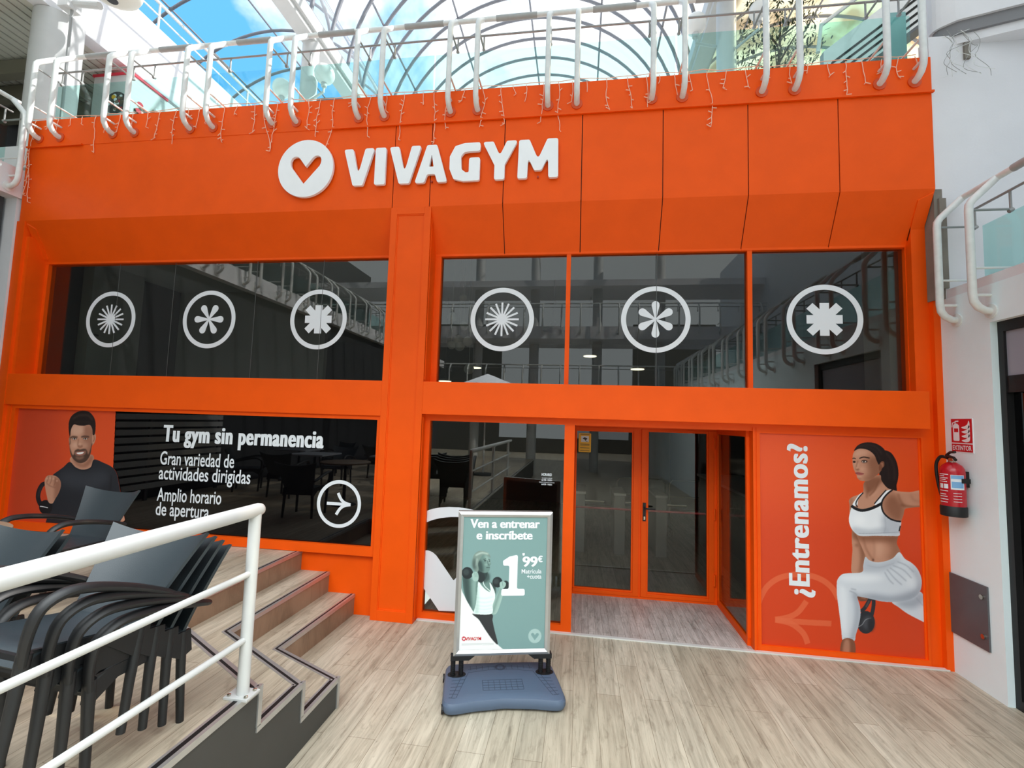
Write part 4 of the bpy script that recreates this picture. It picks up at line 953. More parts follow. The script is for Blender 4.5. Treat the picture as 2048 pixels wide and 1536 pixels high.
for w in (.34, -.08):
    q = MB(); q.tube([SL(-.462, w, .036), SL(-.476, w, .036)], .032, 18); q.build('wheel', 'rubber', st)
b = MB()
U0, U1, Z0_, Z1_ = -.40, .40, .262, 1.425
t_ = .045
for (a, c, e, g_) in (((U0, Z0_), (U1, Z0_), (U1-t_, Z0_+t_), (U0+t_, Z0_+t_)), ((U1, Z0_), (U1, Z1_), (U1-t_, Z1_-t_), (U1-t_, Z0_+t_)), ((U1, Z1_), (U0, Z1_), (U0+t_, Z1_-t_), (U1-t_, Z1_-t_)), ((U0, Z1_), (U0, Z0_), (U0+t_, Z0_+t_), (U0+t_, Z1_-t_))):
    pts = [a, c, e, g_]
    vs = [SL(u, -.03, z) for u, z in pts]+[SL(u, .03, z) for u, z in pts]
    m_ = [((a[0]+g_[0])/2, (a[1]+g_[1])/2), ((c[0]+e[0])/2, (c[1]+e[1])/2)]
    vs += [SL(m_[0][0], .042, m_[0][1]), SL(m_[1][0], .042, m_[1][1])]
    b.add(vs, [(3, 2, 1, 0), (0, 1, 5, 4), (1, 2, 6, 5), (2, 3, 7, 6), (3, 0, 4, 7), (4, 5, 9, 8), (8, 9, 6, 7)])
b.build('frame', 'aluminium', st, normals=True, smooth=20)
b = MB(); lbox(b, U0+.03, U1-.03, -.03, .022, Z0_+.03, Z1_-.03); b.build('backing_board', 'grey_panel', st)
# printed sheet of the stand
UW, UH = .714, 1.077; u0, z0 = -.357, .305
P = Print(UW, UH, .0034, homog([(352, 108), (890, 105), (896, 985), (318, 1012)], [(0, UH), (UW, UH), (UW, 0), (0, 0)]), .0013, (122, 154, 152))
P.fill([(330, 560), (345, 610), (372, 665), (410, 730), (452, 792), (500, 868), (552, 940), (620, 1000), (660, 1060), (280, 1060), (280, 560)], (236, 238, 236), smooth=False)
TD, TM, TL_ = (46, 62, 62), (104, 132, 126), (156, 184, 176)
sw = P.mask(spline([(333, 585), (345, 610), (372, 665), (410, 730), (452, 792), (500, 868), (552, 940), (620, 1000), (900, 1000), (900, 100), (333, 100)], True, 1))
# trousers, top, arms
P.fill([(412, 752), (536, 752), (545, 800), (560, 870), (582, 962), (548, 936), (500, 868), (455, 796)], (50, 52, 54))
a = [(345, 500), (375, 495), (405, 520), (418, 520), (440, 470), (444, 520), (440, 600), (432, 690), (420, 735), (408, 726), (372, 665), (352, 600), (346, 540)]
P.fill(a, TM, clip=sw); m = P.mask(spline(a))*sw; P.fill([(345, 500), (385, 500), (395, 600), (400, 720), (360, 650)], TD, 14, .8, clip=m); P.fill([(410, 530), (440, 500), (436, 620), (420, 720), (410, 640)], TL_, 8, .5, clip=m)
a = [(446, 470), (470, 478), (500, 470), (520, 530), (556, 560), (560, 640), (540, 650), (500, 700), (440, 620)]
P.fill([(440, 500), (450, 470), (510, 470), (530, 550), (560, 560), (556, 620), (440, 620)], TM); P.fill([(450, 480), (515, 475), (520, 520), (470, 545)], TD, 8, .7)
P.fill([(522, 545), (545, 545), (562, 570), (558, 620), (545, 600)], TD, 4, .9)
a = [(612, 535), (622, 560), (612, 620), (590, 700), (572, 745), (555, 756), (538, 748), (540, 700), (562, 640), (585, 590), (590, 560)]
P.fill(a, TL_); m = P.mask(spline(a)); P.line([(600, 570), (565, 680), (545, 745)], 14, TM, 8, .8, m)
top = [(446, 545), (440, 620), (432, 690), (418, 745), (430, 756), (536, 752), (545, 690), (560, 640), (556, 600), (538, 560), (522, 540), (530, 600), (500, 590), (470, 560), (450, 530)]
P.fill(top, (226, 240, 236)); m = P.mask(spline(top))
for z in (640, 668, 694, 716, 738): P.line([(430, z), (490, z+8), (545, z-4)], 5, (176, 204, 198), 3, .7, m)
P.fill([(430, 600), (450, 560), (452, 740), (425, 745)], (170, 198, 192), 8, .6, clip=m); P.line([(478, 520), (488, 560), (532, 602)], 5, (226, 240, 236), 1)
# neck, face, hair
P.fill([(445, 450), (450, 520), (475, 530), (500, 510), (505, 460)], TD, 2)
a = [(452, 345), (490, 348), (518, 372), (527, 400), (530, 415), (522, 428), (524, 440), (518, 462), (498, 474), (470, 470), (448, 448), (440, 400)]
P.fill(a, TM); m = P.mask(spline(a)); P.fill([(440, 400), (470, 400), (480, 470), (450, 460)], TD, 10, .8, clip=m); P.fill([(490, 350), (522, 380), (526, 410), (500, 400)], TL_, 8, .7, clip=m); P.ell(500, 420, 12, 10, TL_, 6, .5, m)
P.line([(480, 385), (498, 382)], 4, TD, 1, .9); P.line([(512, 383), (524, 388)], 4, TD, 1, .9); P.ell(492, 394, 8, 4, TD, 1, .9); P.ell(520, 396, 5, 4, TD, 1, .9); P.line([(508, 392), (512, 418), (520, 424)], 4, TD, 2, .7); P.line([(500, 440), (522, 438)], 5, TD, 1, .8)
P.fill([(412, 440), (408, 400), (420, 355), (445, 333), (470, 330), (505, 338), (524, 360), (526, 376), (505, 358), (478, 356), (460, 380), (446, 415), (450, 455), (440, 470), (422, 460)], (120, 140, 132)); P.line([(430, 360), (470, 342), (512, 350)], 8, (196, 214, 204), 4, .9); P.line([(440, 380), (430, 430)], 8, (172, 190, 182), 5, .8); P.fill([(412, 440), (412, 400), (425, 380), (430, 450)], TD, 8, .7)
# dumbbells with fists
for (x1, y1, x2, y2, r_) in ((376, 478, 464, 506, 37), (574, 536, 628, 556, 33)):
    P.line([(x1, y1), (x2, y2)], 16, TD); P.ell(x2, y2, r_*.75, r_*.95, (40, 50, 52)); P.ell(x1, y1, r_, r_*1.08, (34, 40, 44)); P.ell(x1-8, y1-6, r_*.55, r_*.6, (66, 76, 78), 6, .7)
P.fill([(410, 478), (440, 470), (450, 500), (444, 530), (418, 530), (408, 505)], TL_, 1); P.fill([(592, 536), (616, 530), (630, 545), (622, 570), (600, 580), (590, 560)], TL_, 1)
for q in ([(425, 474), (428, 505)], [(438, 474), (440, 505)], [(606, 534), (610, 560)]): P.line(q, 4, TM, 2, .8)
# pale round emblem lower right
P.ell(829, 900, 44, 50, (164, 190, 186)); P.fill([(829, 930), (805, 895), (804, 884), (812, 878), (820, 880), (829, 893), (840, 879), (848, 878), (856, 886), (853, 897)], (122, 154, 152), smooth=False)
P.ell(353, 929, 14, 16, (196, 44, 60)); P.fill([(353, 940), (345, 928), (347, 922), (353, 927), (360, 921), (362, 928)], (236, 238, 236), smooth=False)
for y in (966, 974): P.line([(338, y), (555, y-8)], 3, (170, 172, 172), 0, .8)
P.build('printed_sheet', lambda u, v: SL(u0+u, .024, z0+v), st)
SF = lambda u, v, d: SL(u, .0245+d, v)
put_text(MB(), 'Ven a entrenar', -.30, .285, 1.29, .072, SF, bold=.012, d=.001, smear=(0, .003, .006)).build('lettering', 'decal_white', st); put_text(MB(), 'e inscr\u00edbete', -.245, .225, 1.195, .072, SF, bold=.012, d=.001, smear=(0, .003, .006)).build('lettering', 'decal_white', st)
put_text(MB(), '99', .15, .272, .972, .082, SF, bold=.012, d=.001, smear=(0, .004, .008)).build('lettering', 'decal_white', st); put_text(MB(), '\u20ac', .28, .315, 1.008, .05, SF, bold=.012, d=.001, smear=(0, .004, .008)).build('lettering', 'decal_white', st); put_text(MB(), "'", .148, .162, 1.03, .05, SF, bold=.012, d=.001, smear=(0, .003, .006)).build('lettering', 'decal_white', st)
put_text(MB(), 'Matr\u00edcula', .145, .315, .915, .036, SF, bold=.012, d=.001).build('lettering', 'decal_white', st); put_text(MB(), '+cuota', .192, .315, .873, .036, SF, bold=.012, d=.001).build('lettering', 'decal_white', st)
one = rounded([(-.015, 1.02), (.04, 1.055), (.11, 1.07), (.11, .79), (.175, .79), (.178, .735), (-.022, .735), (-.02, .79), (.04, .79), (.04, .98), (-.012, .98)], .016)
b = MB(); b.prism([one], SF, .001); b.build('lettering', 'decal_white', st)
put_text(MB(), 'VIVAGYM', -.306, -.178, .382, .026, SF, bold=.012, d=.001, smear=(0, .0015)).build('red_lettering', 'red_sign', st)

# ------------------------------------------------------------------ right wall fittings
ex = thing('fire_extinguisher', 'red fire extinguisher with black hose hanging on the white right wall', 'fire extinguisher', (3.39, 4.840, 1.46))
EC = (3.392, 4.840, 0)
MB().lathe([(.088, 1.54), (.09, 1.56), (.09, 1.85), (.086, 1.88), (.07, 1.91), (.045, 1.93), (.03, 1.94)], EC, 32).build('cylinder', 'red', ex, smooth=40)
MB().lathe([(.084, 1.455), (.094, 1.46), (.095, 1.54), (.09, 1.548)], EC, 32).build('base_ring', 'rubber', ex, smooth=40)
MB().lathe([(.026, 1.93), (.026, 1.965), (.02, 1.985)], EC, 16).build('valve', 'chrome', ex, smooth=40)
b = MB(); b.tube([(3.37, 4.870, 1.985), (3.36, 4.830, 1.995), (3.345, 4.750, 1.985), (3.34, 4.720, 1.965)], .012, 8); b.build('carry_handle', 'rubber', ex)
b = MB(); b.tube([(3.37, 4.870, 2.0), (3.36, 4.810, 2.03), (3.35, 4.740, 2.035)], .011, 8); b.build('squeeze_lever', 'rubber', ex)
b = MB(); b.tube(spline([(3.39, 4.850, 1.965), (3.37, 4.930, 1.985), (3.36, 4.975, 1.93), (3.36, 4.985, 1.85), (3.365, 4.970, 1.72), (3.375, 4.945, 1.6)], False, 5), .014, 10); b.build('hose', 'rubber', ex, smooth=True)
MB().lathe([(.016, 0), (.016, .012)], (3.36, 4.800, 1.965), 14, 'x').build('gauge', 'chrome', ex)
b = MB(); b.box(3.46, 3.5, 4.800, 4.880, 1.72, 1.86); b.box(3.40, 3.47, 4.745, 4.770, 1.76, 1.8); b.build('wall_bracket', 'rubber', ex)
def onbody(u, v, d):   # u = metres round the body from the side facing the viewer
    a = R(236)+u/.0905; return (EC[0]+(.0905+d)*math.cos(a), EC[1]+(.0905+d)*math.sin(a), v)
def patch(mb, ua, ub, za, zb, d=.0006, k=8):
    for i in range(k):
        p, q = ua+(ub-ua)*i/k, ua+(ub-ua)*(i+1)/k
        mb.add([onbody(p, za, d), onbody(q, za, d), onbody(q, zb, d), onbody(p, zb, d)], [(0, 1, 2, 3)])
b = MB(); patch(b, -.015, .085, 1.70, 1.83); b.m = 1; patch(b, -.012, .082, 1.795, 1.826, .001); patch(b, -.008, .078, 1.715, 1.77, .001)
b.build('inspection_label', ['label_paper', 'label_blue'], ex)
b = MB()
for z, w in ((1.828, .08), (1.812, .05), (1.795, .075), (1.78, .06), (1.762, .07), (1.68, .075), (1.65, .06), (1.63, .07), (1.605, .075), (1.58, .07)): patch(b, -.11, -.11+w, z, z+.006)
b.build('instruction_print', 'label_paper', ex)
for u in (-.105, -.065): b = MB(); patch(b, u, u+.032, 1.705, 1.745); b.build('warning_icon', 'label_paper', ex)
b = MB()
for z in (1.59, 1.615, 1.64, 1.665): patch(b, .0, .06, z, z+.004)
b.build('instruction_print', 'label_paper', ex)
XW = lambda u, v, d: (3.5-d, -u, v)
sn = thing('safety_sign', 'red and white EXTINTOR sign above the fire extinguisher', 'sign', (3.5, 4.86, 2.2))
b = MB(); b.prism([[(-4.985, 2.03), (-4.735, 2.03), (-4.735, 2.345), (-4.985, 2.345)]], XW, .004); b.build('plate', 'decal_white', sn)
XS = lambda u, v, d: (3.4958-d, -u, v)
b = MB(); b.prism([[(-4.978, 2.118), (-4.742, 2.118), (-4.742, 2.338), (-4.978, 2.338)]], XS, .0008); b.prism([[(-4.978, 2.037), (-4.742, 2.037), (-4.742, 2.108), (-4.978, 2.108)]], XS, .0008); b.build('red_field', 'red_sign', sn)
XS2 = lambda u, v, d: (3.4948-d, -u, v)
b = MB(); put_text(b, 'EXTINTOR', -4.966, -4.754, 2.05, .044, XS2, bold=.02, d=.0006)
b.prism([rounded([(-4.955, 2.135), (-4.885, 2.135), (-4.885, 2.275), (-4.905, 2.295), (-4.935, 2.295), (-4.955, 2.275)], .012), [(-4.945, 2.215), (-4.945, 2.25), (-4.895, 2.25), (-4.895, 2.215)][::-1]], XS2, .0006)
b.prism([stroke([(-4.93, 2.295), (-4.925, 2.315), (-4.89, 2.318)], .012)], XS2, .0006); b.prism([stroke([(-4.93, 2.31), (-4.96, 2.30), (-4.968, 2.26)], .01)], XS2, .0006)
for k in range(4):
    z = 2.14+.04*k; b.prism([spline([(-4.86, z), (-4.82, z+.012), (-4.79, z+.03), (-4.775, z+.062), (-4.765, z+.03), (-4.775, z-.005), (-4.82, z-.014)], True, 4)], XS2, .0006)
b.build('pictogram', 'decal_white', sn)
ap = thing('access_panel', 'dark grey metal access panel with two locks low on the right wall', 'panel', (3.5, 4.88, .63))
b = MB(); b.box(3.485, 3.5, 4.65, 5.10, .36, .90); b.build('plate', 'grey_panel', ap, bevel=.002)
for z in (.80, .47): MB().lathe([(.02, -.012), (.02, 0), (.012, .0)], (3.485, 4.70, z), 16, 'x').build('lock', 'chrome', ap)

# ------------------------------------------------------------------ handrail of the platform
hr = thing('handrail', 'white tube handrail with two lower bars along the platform edge in the foreground', 'handrail', (-1.79, 2.45, .65))
HX = -1.79
for y in (2.45, .35, -1.75):
    q = MB(); q.tube([(HX, y, .65), (HX, y, 1.63)], .032, 16); po = q.build('post', 'white_paint', hr, smooth=40)
    q = MB(); q.box(HX-.075, HX+.065, y-.055, y+.055, .65, .664)
    pl = q.build('base_plate', 'white_paint', po, bevel=.002)
    for a, c in ((-.055, -.035), (-.055, .035), (.045, -.035), (.045, .035)): MB().lathe([(.011, 0), (.011, .007), (.006, .01)], (HX+a, y+c, .664), 6).build('bolt', 'chrome', pl)
q = MB(); q.tube([(HX, -2.2, 1.648), (HX, 2.47, 1.648), (HX, 2.49, 1.648), (HX, 2.50, 1.648)], [.037, .037, .032, .02], 18); q.build('top_rail', 'white_paint', hr, smooth=40)
for z in (1.305, .952): MB().tube([(HX, -2.2, z), (HX, 2.43, z)], .0165, 12).build('lower_bar', 'white_paint', hr, smooth=40)

# ------------------------------------------------------------------ stacking chairs
def grid(mb, fn, nu, nv, thick):
    """double layered surface with closed rim; fn(s,t)->Vector"""
    Pn = [[Vector(fn(-1+2*i/nu, j/nv)) for i in range(nu+1)] for j in range(nv+1)]
    N = []
    for j in range(nv+1):
        row = []
        for i in range(nu+1):
            a = Pn[j][min(i+1, nu)]-Pn[j][max(i-1, 0)]; c = Pn[min(j+1, nv)][i]-Pn[max(j-1, 0)][i]
            row.append(a.cross(c).normalized())
        N.append(row)
    w = nu+1; vs = [Pn[j][i] for j in range(nv+1) for i in range(w)]+[Pn[j][i]-N[j][i]*thick for j in range(nv+1) for i in range(w)]
    k = w*(nv+1); fs = []
    for j in range(nv):
        for i in range(nu):
            a = j*w+i; fs.append((a, a+1, a+w+1, a+w)); fs.append((k+a+w, k+a+w+1, k+a+1, k+a))
    rim = [i for i in range(w)]+[j*w+nu for j in range(1, nv+1)]+[nv*w+i for i in range(nu-1, -1, -1)]+[j*w for j in range(nv-1, 0, -1)]
    for a, c in zip(rim, rim[1:]+rim[:1]): fs.append((a, k+a, k+c, c))
    return mb.add(vs, fs)
def make_chair():
    t = thing('stacking_chair', '', 'chair', (0, 0, 0))
    def back(s, u):
        w = .212+.10*u**1.4
        return (s*w, .205+.20*u-.055*abs(s)**2.2*(.5+.5*u), .40+u*(.395+.045*abs(s)**2.4))
    b = MB(); grid(b, back, 14, 12, .014); b.build('backrest', 'chair', t, smooth=50, world=False, normals=True)
    def seat(s, u):
        y = -.25+.46*u; z = .445-.02*(1-s*s)*math.sin(math.pi*min(1, u*1.1))-.06*max(0, (.16-u)/.16)**1.6
        return (s*(.225-.012*u), y, z)
    b = MB(); grid(b, seat, 10, 12, .012); b.build('seat', 'chair', t, smooth=50, world=False, normals=True)
    for s in (-1, 1):
        pts = spline([(s*.262, .285, .555), (s*.285, .20, .585), (s*.293, .05, .625), (s*.292, -.10, .65), (s*.285, -.20, .645), (s*.272, -.262, .595), (s*.255, -.268, .50), (s*.238, -.25, .40)], False, 4)
        b = MB(); b.tube(pts, [.02+.006*math.sin(math.pi*i/(len(pts)-1)) for i in range(len(pts))], 10, flat=(1.25, .8)); b.build('arm', 'chair_leg', t, smooth=50, world=False)
        b = MB(); b.tube([(s*.238, -.25, .44), (s*.232, -.235, .2), (s*.228, -.225, 0)], [.024, .02, .0175], 10); b.build('leg', 'chair_leg', t, smooth=50, world=False)
        b = MB(); b.tube([(s*.205, .20, .44), (s*.215, .205, .2), (s*.222, .215, 0)], [.024, .02, .0175], 10); b.build('leg', 'chair_leg', t, smooth=50, world=False)
        b = MB(); x = s*.216
        prof = [(-.24, .44), (.235, .44), (.25, .33), (.19, .31), (.06, .385), (-.12, .385), (-.21, .33), (-.255, .34)]
        b.prism([prof], lambda u, v, d: (x+(d-.008)*1, u, v), .016); b.build('side_panel', 'chair_leg', t, world=False, normals=True)
    b = MB(); b.box(-.21, .21, -.235, -.215, .36, .42); b.box(-.2, .2, .2, .222, .34, .42); b.build('cross_rail', 'chair_leg', t, world=False)
    return t
proto = make_chair(); first = [True]
def place(x, y, z, rz, label, group=None, rx=0):
    c = proto if first[0] else copy_tree(proto); first[0] = False
    c.location = (x, y, z); c.rotation_euler = (R(rx), 0, R(rz)); c['label'] = label
    if group: c['group'] = group
    return c
gl_ = 'black chairs stacked beside the handrail'
for k, nm in enumerate(('bottom', 'second from bottom', 'third from bottom', 'topmost')):
    place(-2.175-.005*k, 2.0-.10*k, .65+.058*k, -4-.8*k, nm+' black armchair of the four-chair stack behind the white handrail', gl_, -3.2*k)
place(-4.13, 3.32, .65, -6, 'single black armchair in front of the poster of the bearded man')
for k, nm in enumerate(('lower', 'upper')): place(-3.14, 1.97-.09*k, .65+.058*k, -6, nm+' black armchair of the pair between the brown table and the four-chair stack', 'black chairs stacked by the brown table', -3.2*k)
for k, nm in enumerate(('lower', 'upper')): place(-2.92, 1.02-.095*k, .65+.058*k, -8, nm+' black armchair of the two-chair stack at the lower left picture edge', 'black chairs stacked at the left edge', -3.2*k)
for k, (x, y, rz) in enumerate([(-5.4, 1.9, 0), (-5.3, .2, 180), (-4.1, -.3, 150), (-6.5, 1.5, 60), (-4.9, -1.2, 20), (-6.2, -1.4, 200)]):
    place(x, y, .65, rz, 'black armchair mirrored in the dark lower left window among the tables', 'mirrored terrace chairs')
def table(x, y, r, m, label, square=False, h=.74):
    t = thing('cafe_table', label, 'table', (x, y, .65), 'cafe tables on the platform')
    b = MB()
    if square: b.box(x-r, x+r, y-r, y+r, .65+h-.025, .65+h)
    else: b.lathe([(r-.01, .65+h-.028), (r, .65+h-.02), (r, .65+h-.004), (r-.006, .65+h)], (x, y, 0), 40)
    b.build('table_top', m, t, smooth=40)
    MB().lathe([(.21, .65), (.2, .665), (.03, .69), (.025, .65+h-.03)], (x, y, 0), 20).build('pedestal', 'chair_leg', t, smooth=40)
table(-3.99, 2.36, .42, 'table', 'round brown cafe table cut by the left picture edge')
table(-5.35, 1.05, .38, 'table_grey', 'grey square table mirrored in the dark lower left window under the heading', True)
table(-3.75, .75, .38, 'table_grey', 'grey square table mirrored at the right end of the dark lower left window', True)
table(-6.3, .1, .38, 'table_grey', 'grey square table mirrored farther back in the dark lower left window', True)
t = thing('slatted_screen', 'grey slatted screen mirrored at the left end of the dark lower left window', 'screen', (-7.2, 3.2, .65))
b = MB()
for k in range(14): b.box(-7.24, -7.215, 1.4, 4.6, .85+.13*k, .94+.13*k)
b.build('slats', 'rail_sleeve', t)
for y in (1.45, 3.0, 4.55): box(-7.26, -7.22, y-.03, y+.03, .65, 2.75).build('post', 'grey_dark', t)
t = thing('parasol', 'white parasol mirrored at the sill of the upper window right of the pillar', 'parasol', (-2.6, -2.6, .65))
b = MB(); n = 8; apex = (-2.6, -2.6, 3.5)
for k in range(n):
    a, c = 2*math.pi*k/n, 2*math.pi*(k+1)/n
    p, q = (apex[0]+1.45*math.cos(a), apex[1]+1.45*math.sin(a), 2.95), (apex[0]+1.45*math.cos(c), apex[1]+1.45*math.sin(c), 2.95)
    b.add([apex, p, q], [(0, 1, 2)]); b.add([p, q, (q[0], q[1], 2.8), (p[0], p[1], 2.8)], [(0, 3, 2, 1)])
b.build('canopy', 'parasol', t); MB().tube([(-2.6, -2.6, .65), (-2.6, -2.6, 3.48)], .025, 10).build('pole', 'white_paint', t)
MB().lathe([(.28, .65), (.27, .7), (.05, .72)], (-2.6, -2.6, 0), 24).build('foot', 'grey_dark', t)

# ------------------------------------------------------------------ lamps and globes inside the gym
for k, (px, py, nm) in enumerate([((1180), 712, 'under the middle pane of the right upper windows'), (1275, 738, 'near the petal decal sill'), (950, 735, 'above the mirrored parasol'), (890, 762, 'at the lower left corner of the pane right of the pillar'), (180, 672, 'left of the burst decal in the left upper window')]):
    Y = 8 if px > 800 else 5.9
    q = ony(px, py, Y); t = thing('pendant_lamp', 'small glowing disc lamp '+nm, 'lamp', (q.x, Y, q.z), 'glowing disc lamps in the gym')
    r_ = .11 if px > 800 else .085
    MB().lathe([(r_, -.012), (r_, .0)], q, 24).build('diffuser', 'lamp_glow', t)
    MB().lathe([(r_+.015, 0.0), (r_+.015, .03), (.02, .05)], q, 24).build('housing', 'grey_dark', t)
    MB().tube([(q.x, Y, q.z+.04), (q.x, Y, 4.35)], .006, 6).build('cable', 'grey_dark', t)
q = ony(1107, 658, 7.0); t = thing('pendant_lamp', 'black round high-bay lamp hanging behind the window right of the pillar', 'lamp', q)
MB().lathe([(.16, -.03), (.165, 0), (.15, .02), (.06, .05), (.05, .1), (.02, .13)], q, 28).build('shade', 'black', t, smooth=40); MB().tube([(q.x, q.y, q.z+.12), (q.x, q.y, 4.35)], .006, 6).build('cable', 'black', t)
for k, (px, py, r_) in enumerate([(904, 634, .062), (927, 652, .06), (916, 680, .07), (935, 683, .062), (903, 690, .055), (919, 692, .066), (926, 595, .05), (938, 738, .066)]):
    q = ony(px, py, 5.75+.04*(k % 3)); t = thing('hanging_globe', ['topmost left', 'middle', 'large front', 'right', 'left rear', 'lowest front', 'highest', 'single lowest'][k]+' white globe of the hanging cluster behind the pane right of the pillar', 'ornament', q, 'white globes hung behind the window')
    MB().ball(q, r_, 18).build('globe', 'interior_light', t, smooth=True); MB().tube([(q.x, q.y, q.z+r_), (q.x, q.y, 4.35)], .002, 5).build('string', 'thin_steel', t)

# ------------------------------------------------------------------ icicle light strings along the fascia
def strand(mb, p, length, r_=.0042):
    x, y, z = p; pts = [p]; k = max(3, int(length/.05)); vx = 0
    for i in range(k):
        vx = .6*vx+rnd.uniform(-.012, .012); x += vx; z -= length/k
        pts.append((x, y+rnd.uniform(-.004, .004), z))
        if i and rnd.random() < .55:
            s = rnd.choice((-1, 1)); e = (x+s*rnd.uniform(.02, .05), y-.004, z+rnd.uniform(-.03, .03)); mb.tube([pts[-1], e], r_*1.25, 5)
    if rnd.random() < .6: pts.append((x+rnd.uniform(-.05, .05), y, z-.02))
    mb.tube(pts, r_, 5)
sl = thing('string_lights', 'pale icicle light string hanging along the top of the orange fascia', 'string lights', (-1.9, 4.945, 5.97))
b = MB(); pts = []
x = -7.25
while x < 3.42: pts.append((x, 4.943, 5.985+rnd.uniform(-.012, .02))); x += .17
b.tube(pts, .004, 5); b.build('cable', 'wire', sl)
x = -7.2
while x < 3.38:
    L_ = rnd.choice((.14, .2, .24, .36, .45, .5, .56, .62)) if rnd.random() < .8 else .1
    b = MB(); strand(b, (x, 4.942, 5.975), L_); b.build('strand', 'wire', sl); x += rnd.uniform(.13, .24)
sl = thing('string_lights', 'loose grey tangle of light string on the white wall right of the fascia', 'string lights', (3.6, 4.95, 5.9))
for k in range(9):
    b = MB(); p0 = Vector((3.52+.05*k*rnd.random(), 4.90, 6.16)); pts = [p0+Vector((rnd.uniform(-.09, .12), rnd.uniform(-.02, .01), -.09*i+rnd.uniform(-.04, .04))) for i in range(6)]
    b.tube(spline([tuple(p) for p in pts], False, 4), .0022, 5); b.build('strand', 'rail_paint' if k % 2 else 'wire_grey', sl)
sl = thing('string_lights', 'short pale light strand hanging down the left end of the orange fascia', 'string lights', (-7.3, 4.93, 5.5))
for k in range(3):
    b = MB(); strand(b, (-7.28+.02*k, 4.94, 5.6-.1*k), .55); b.build('strand', 'wire', sl)

# ------------------------------------------------------------------ upper floor: tree, stair, kiosk
tr = thing('potted_tree', 'dark green leafy tree on the upper floor behind the railing, right side', 'tree', (3.36, 8.3, 5.96))
MB().lathe([(.25, 5.96), (.32, 6.4), (.34, 6.45), (.3, 6.45)], (3.36, 8.3, 0), 28).build('pot', 'grey_dark', tr, smooth=40)
b = MB(); b.tube([(3.36, 8.3, 6.4), (3.38, 8.28, 7.2), (3.33, 8.3, 8.0), (3.40, 8.3, 9.3)], [.06, .05, .04, .015], 8)
for k in range(14):
    a = k*2.4; z = 7.1+.15*k; b.tube([(3.36, 8.3, z), (3.36+.5*math.cos(a), 8.3+.5*math.sin(a), z+.35)], [.02, .006], 5)
b.build('trunk', 'bark', tr)
b = MB()
for k in range(3000):
    h = rnd.random(); z = 7.0+3.0*h; rr = (.72-.3*abs(h-.55))*math.sqrt(rnd.random()); a = rnd.uniform(0, 6.283)
    if rnd.random() < .12: rr *= 1.25
    c = Vector((3.36+rr*math.cos(a), 8.3+rr*math.sin(a), z)); d = Vector((rnd.gauss(0, 1), rnd.gauss(0, 1), rnd.gauss(-.4, .6))).normalized(); e = d.orthogonal().normalized()
    L_ = rnd.uniform(.075, .12); b.add([c, c+d*L_*.5+e*L_*.24, c+d*L_, c+d*L_*.5-e*L_*.24], [(0, 1, 2, 3)])
b.build('foliage', 'leaf', tr)
stt = thing('escalator', 'grey escalator side with dark slots rising to the right behind the railing', 'escalator', (4.2, 6.9, 5.96))
def inc(mb, x0, x1, lo, hi, y0, y1): 
    f_ = lambda x: 7.5+(x-3.75)*.78
    return mb.hexa([(x0, y0, f_(x0)+lo), (x1, y0, f_(x1)+lo), (x1, y1, f_(x1)+lo), (x0, y1, f_(x0)+lo), (x0, y0, f_(x0)+hi), (x1, y0, f_(x1)+hi), (x1, y1, f_(x1)+hi), (x0, y1, f_(x0)+hi)])
b = MB(); inc(b, 3.4, 5.6, -.25, .42, 6.9, 7.0); b.build('side_panel', 'aluminium', stt)
for k in range(4): b = MB(); inc(b, 3.5, 5.4, -.2+.11*k, -.165+.11*k, 6.885, 6.9); b.build('slot', 'slat_gap', stt)
b = MB(); inc(b, 3.4, 5.6, .42, .85, 6.94, 6.955); b.build('balustrade', 'rail_glass', stt)
b = MB(); f_ = lambda x: 7.5+(x-3.75)*.78; b.tube([(3.35, 6.95, f_(3.4)+.45), (3.4, 6.95, f_(3.4)+.87), (5.6, 6.95, f_(5.6)+.87)], .03, 8); b.build('handrail', 'rail_paint', stt)
b = MB(); inc(b, 3.4, 5.6, -.3, -.25, 6.9, 7.3); b.box(5.2, 5.6, 6.9, 7.3, 5.96, 8.3); b.build('truss', 'grey_panel', stt)
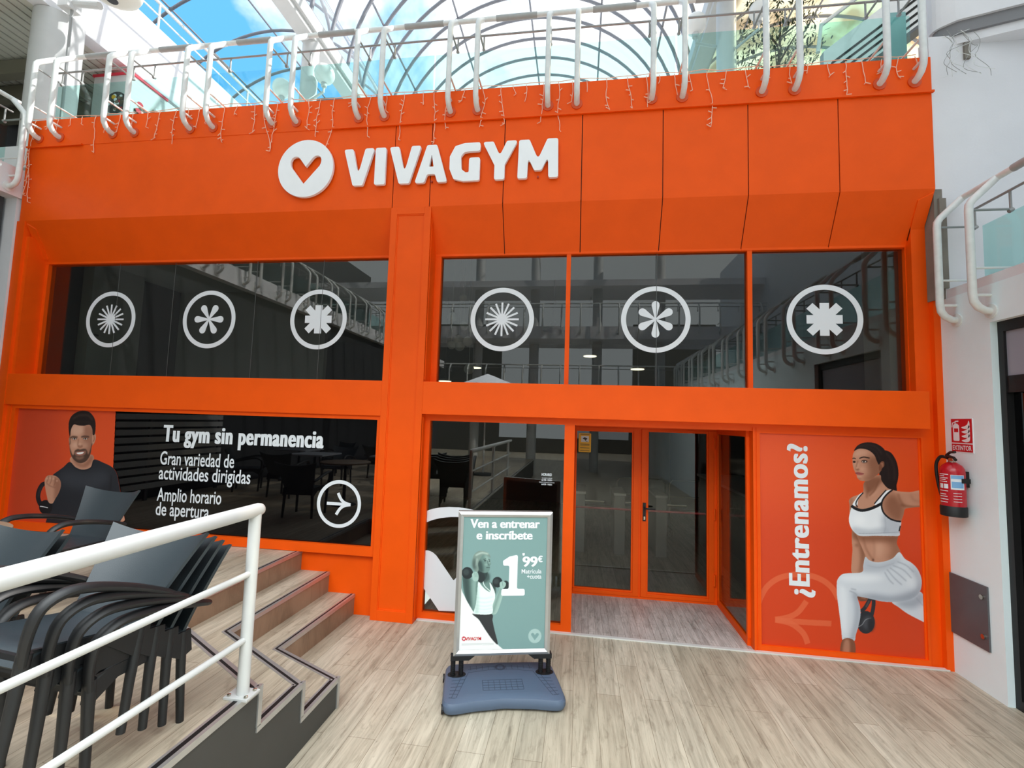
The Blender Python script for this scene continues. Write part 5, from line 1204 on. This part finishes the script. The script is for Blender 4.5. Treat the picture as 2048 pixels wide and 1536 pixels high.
t = thing('glass_screen', 'teal glass screen standing at the right end behind the fascia railing', 'screen', (3.8, 6.0, 5.96))
box(3.68, 3.90, 6.0, 6.015, 5.96, 7.38).build('pane', 'teal_panel', t); b = MB(); b.box(3.68, 3.90, 5.98, 6.03, 5.96, 6.0); b.build('shoe', 'aluminium', t)
k_ = thing('kiosk', 'white kiosk with food pictures and red top edge on the upper floor, left', 'kiosk', (-8.1, 7.8, 5.96))
box(-8.5, -7.75, 6.6, 9.6, 5.96, 7.95).build('body', 'white_paint', k_); box(-8.52, -7.73, 6.58, 7.3, 7.95, 7.99).build('top_edge', 'kiosk_red', k_)
fm = ['kiosk_red', 'bark', 'yellow', 'grey_dark', 'leaf', 'decal_white', 'table']
b = MB(); n = 0
for i in range(170):
    b.m = rnd.randrange(len(fm)); y = 6.9+.62*(i % 5)+rnd.gauss(0, .12); z = 7.35+.12*math.sin(i % 5)+rnd.gauss(0, .13); w_, h_ = rnd.uniform(.02, .06), rnd.uniform(.02, .055)
    b.prism([circle(y, z, w_, 14, ry=h_)], lambda u, v, d: (-7.75+d+.0002*i, u, v), .004)
b.m = 3; b.prism([circle(-8.02, 7.45, .22, 24, ry=.2)], lambda u, v, d: (u, 6.599-d, v), .002)
for i in range(40):
    b.m = rnd.randrange(len(fm)); a_, q_ = rnd.uniform(0, 6.28), rnd.uniform(0, .15); x, z = -8.02+q_*math.cos(a_), 7.45+q_*math.sin(a_)
    b.prism([circle(x, z, rnd.uniform(.02, .04), 12)], lambda u, v, d: (u, 6.596-d-.0002*i, v), .002)
b.build('food_pictures', fm, k_, normals=True)
up = thing('railing', 'thin white railing on the upper left deck above the blown-out parapet', 'railing', (-8.1, 10, 9.38))
b = MB(); b.tube([(-8.1, 4.8, 9.95), (-8.1, 21, 9.95)], .03, 8); b.tube([(-8.1, 4.8, 9.7), (-8.1, 21, 9.7)], .015, 8); b.build('rails', 'rail_paint', up)
for k in range(14): MB().tube([(-8.1, 4.9+1.2*k, 9.38), (-8.1, 4.9+1.2*k, 9.95)], .02, 8).build('post', 'rail_paint', up)
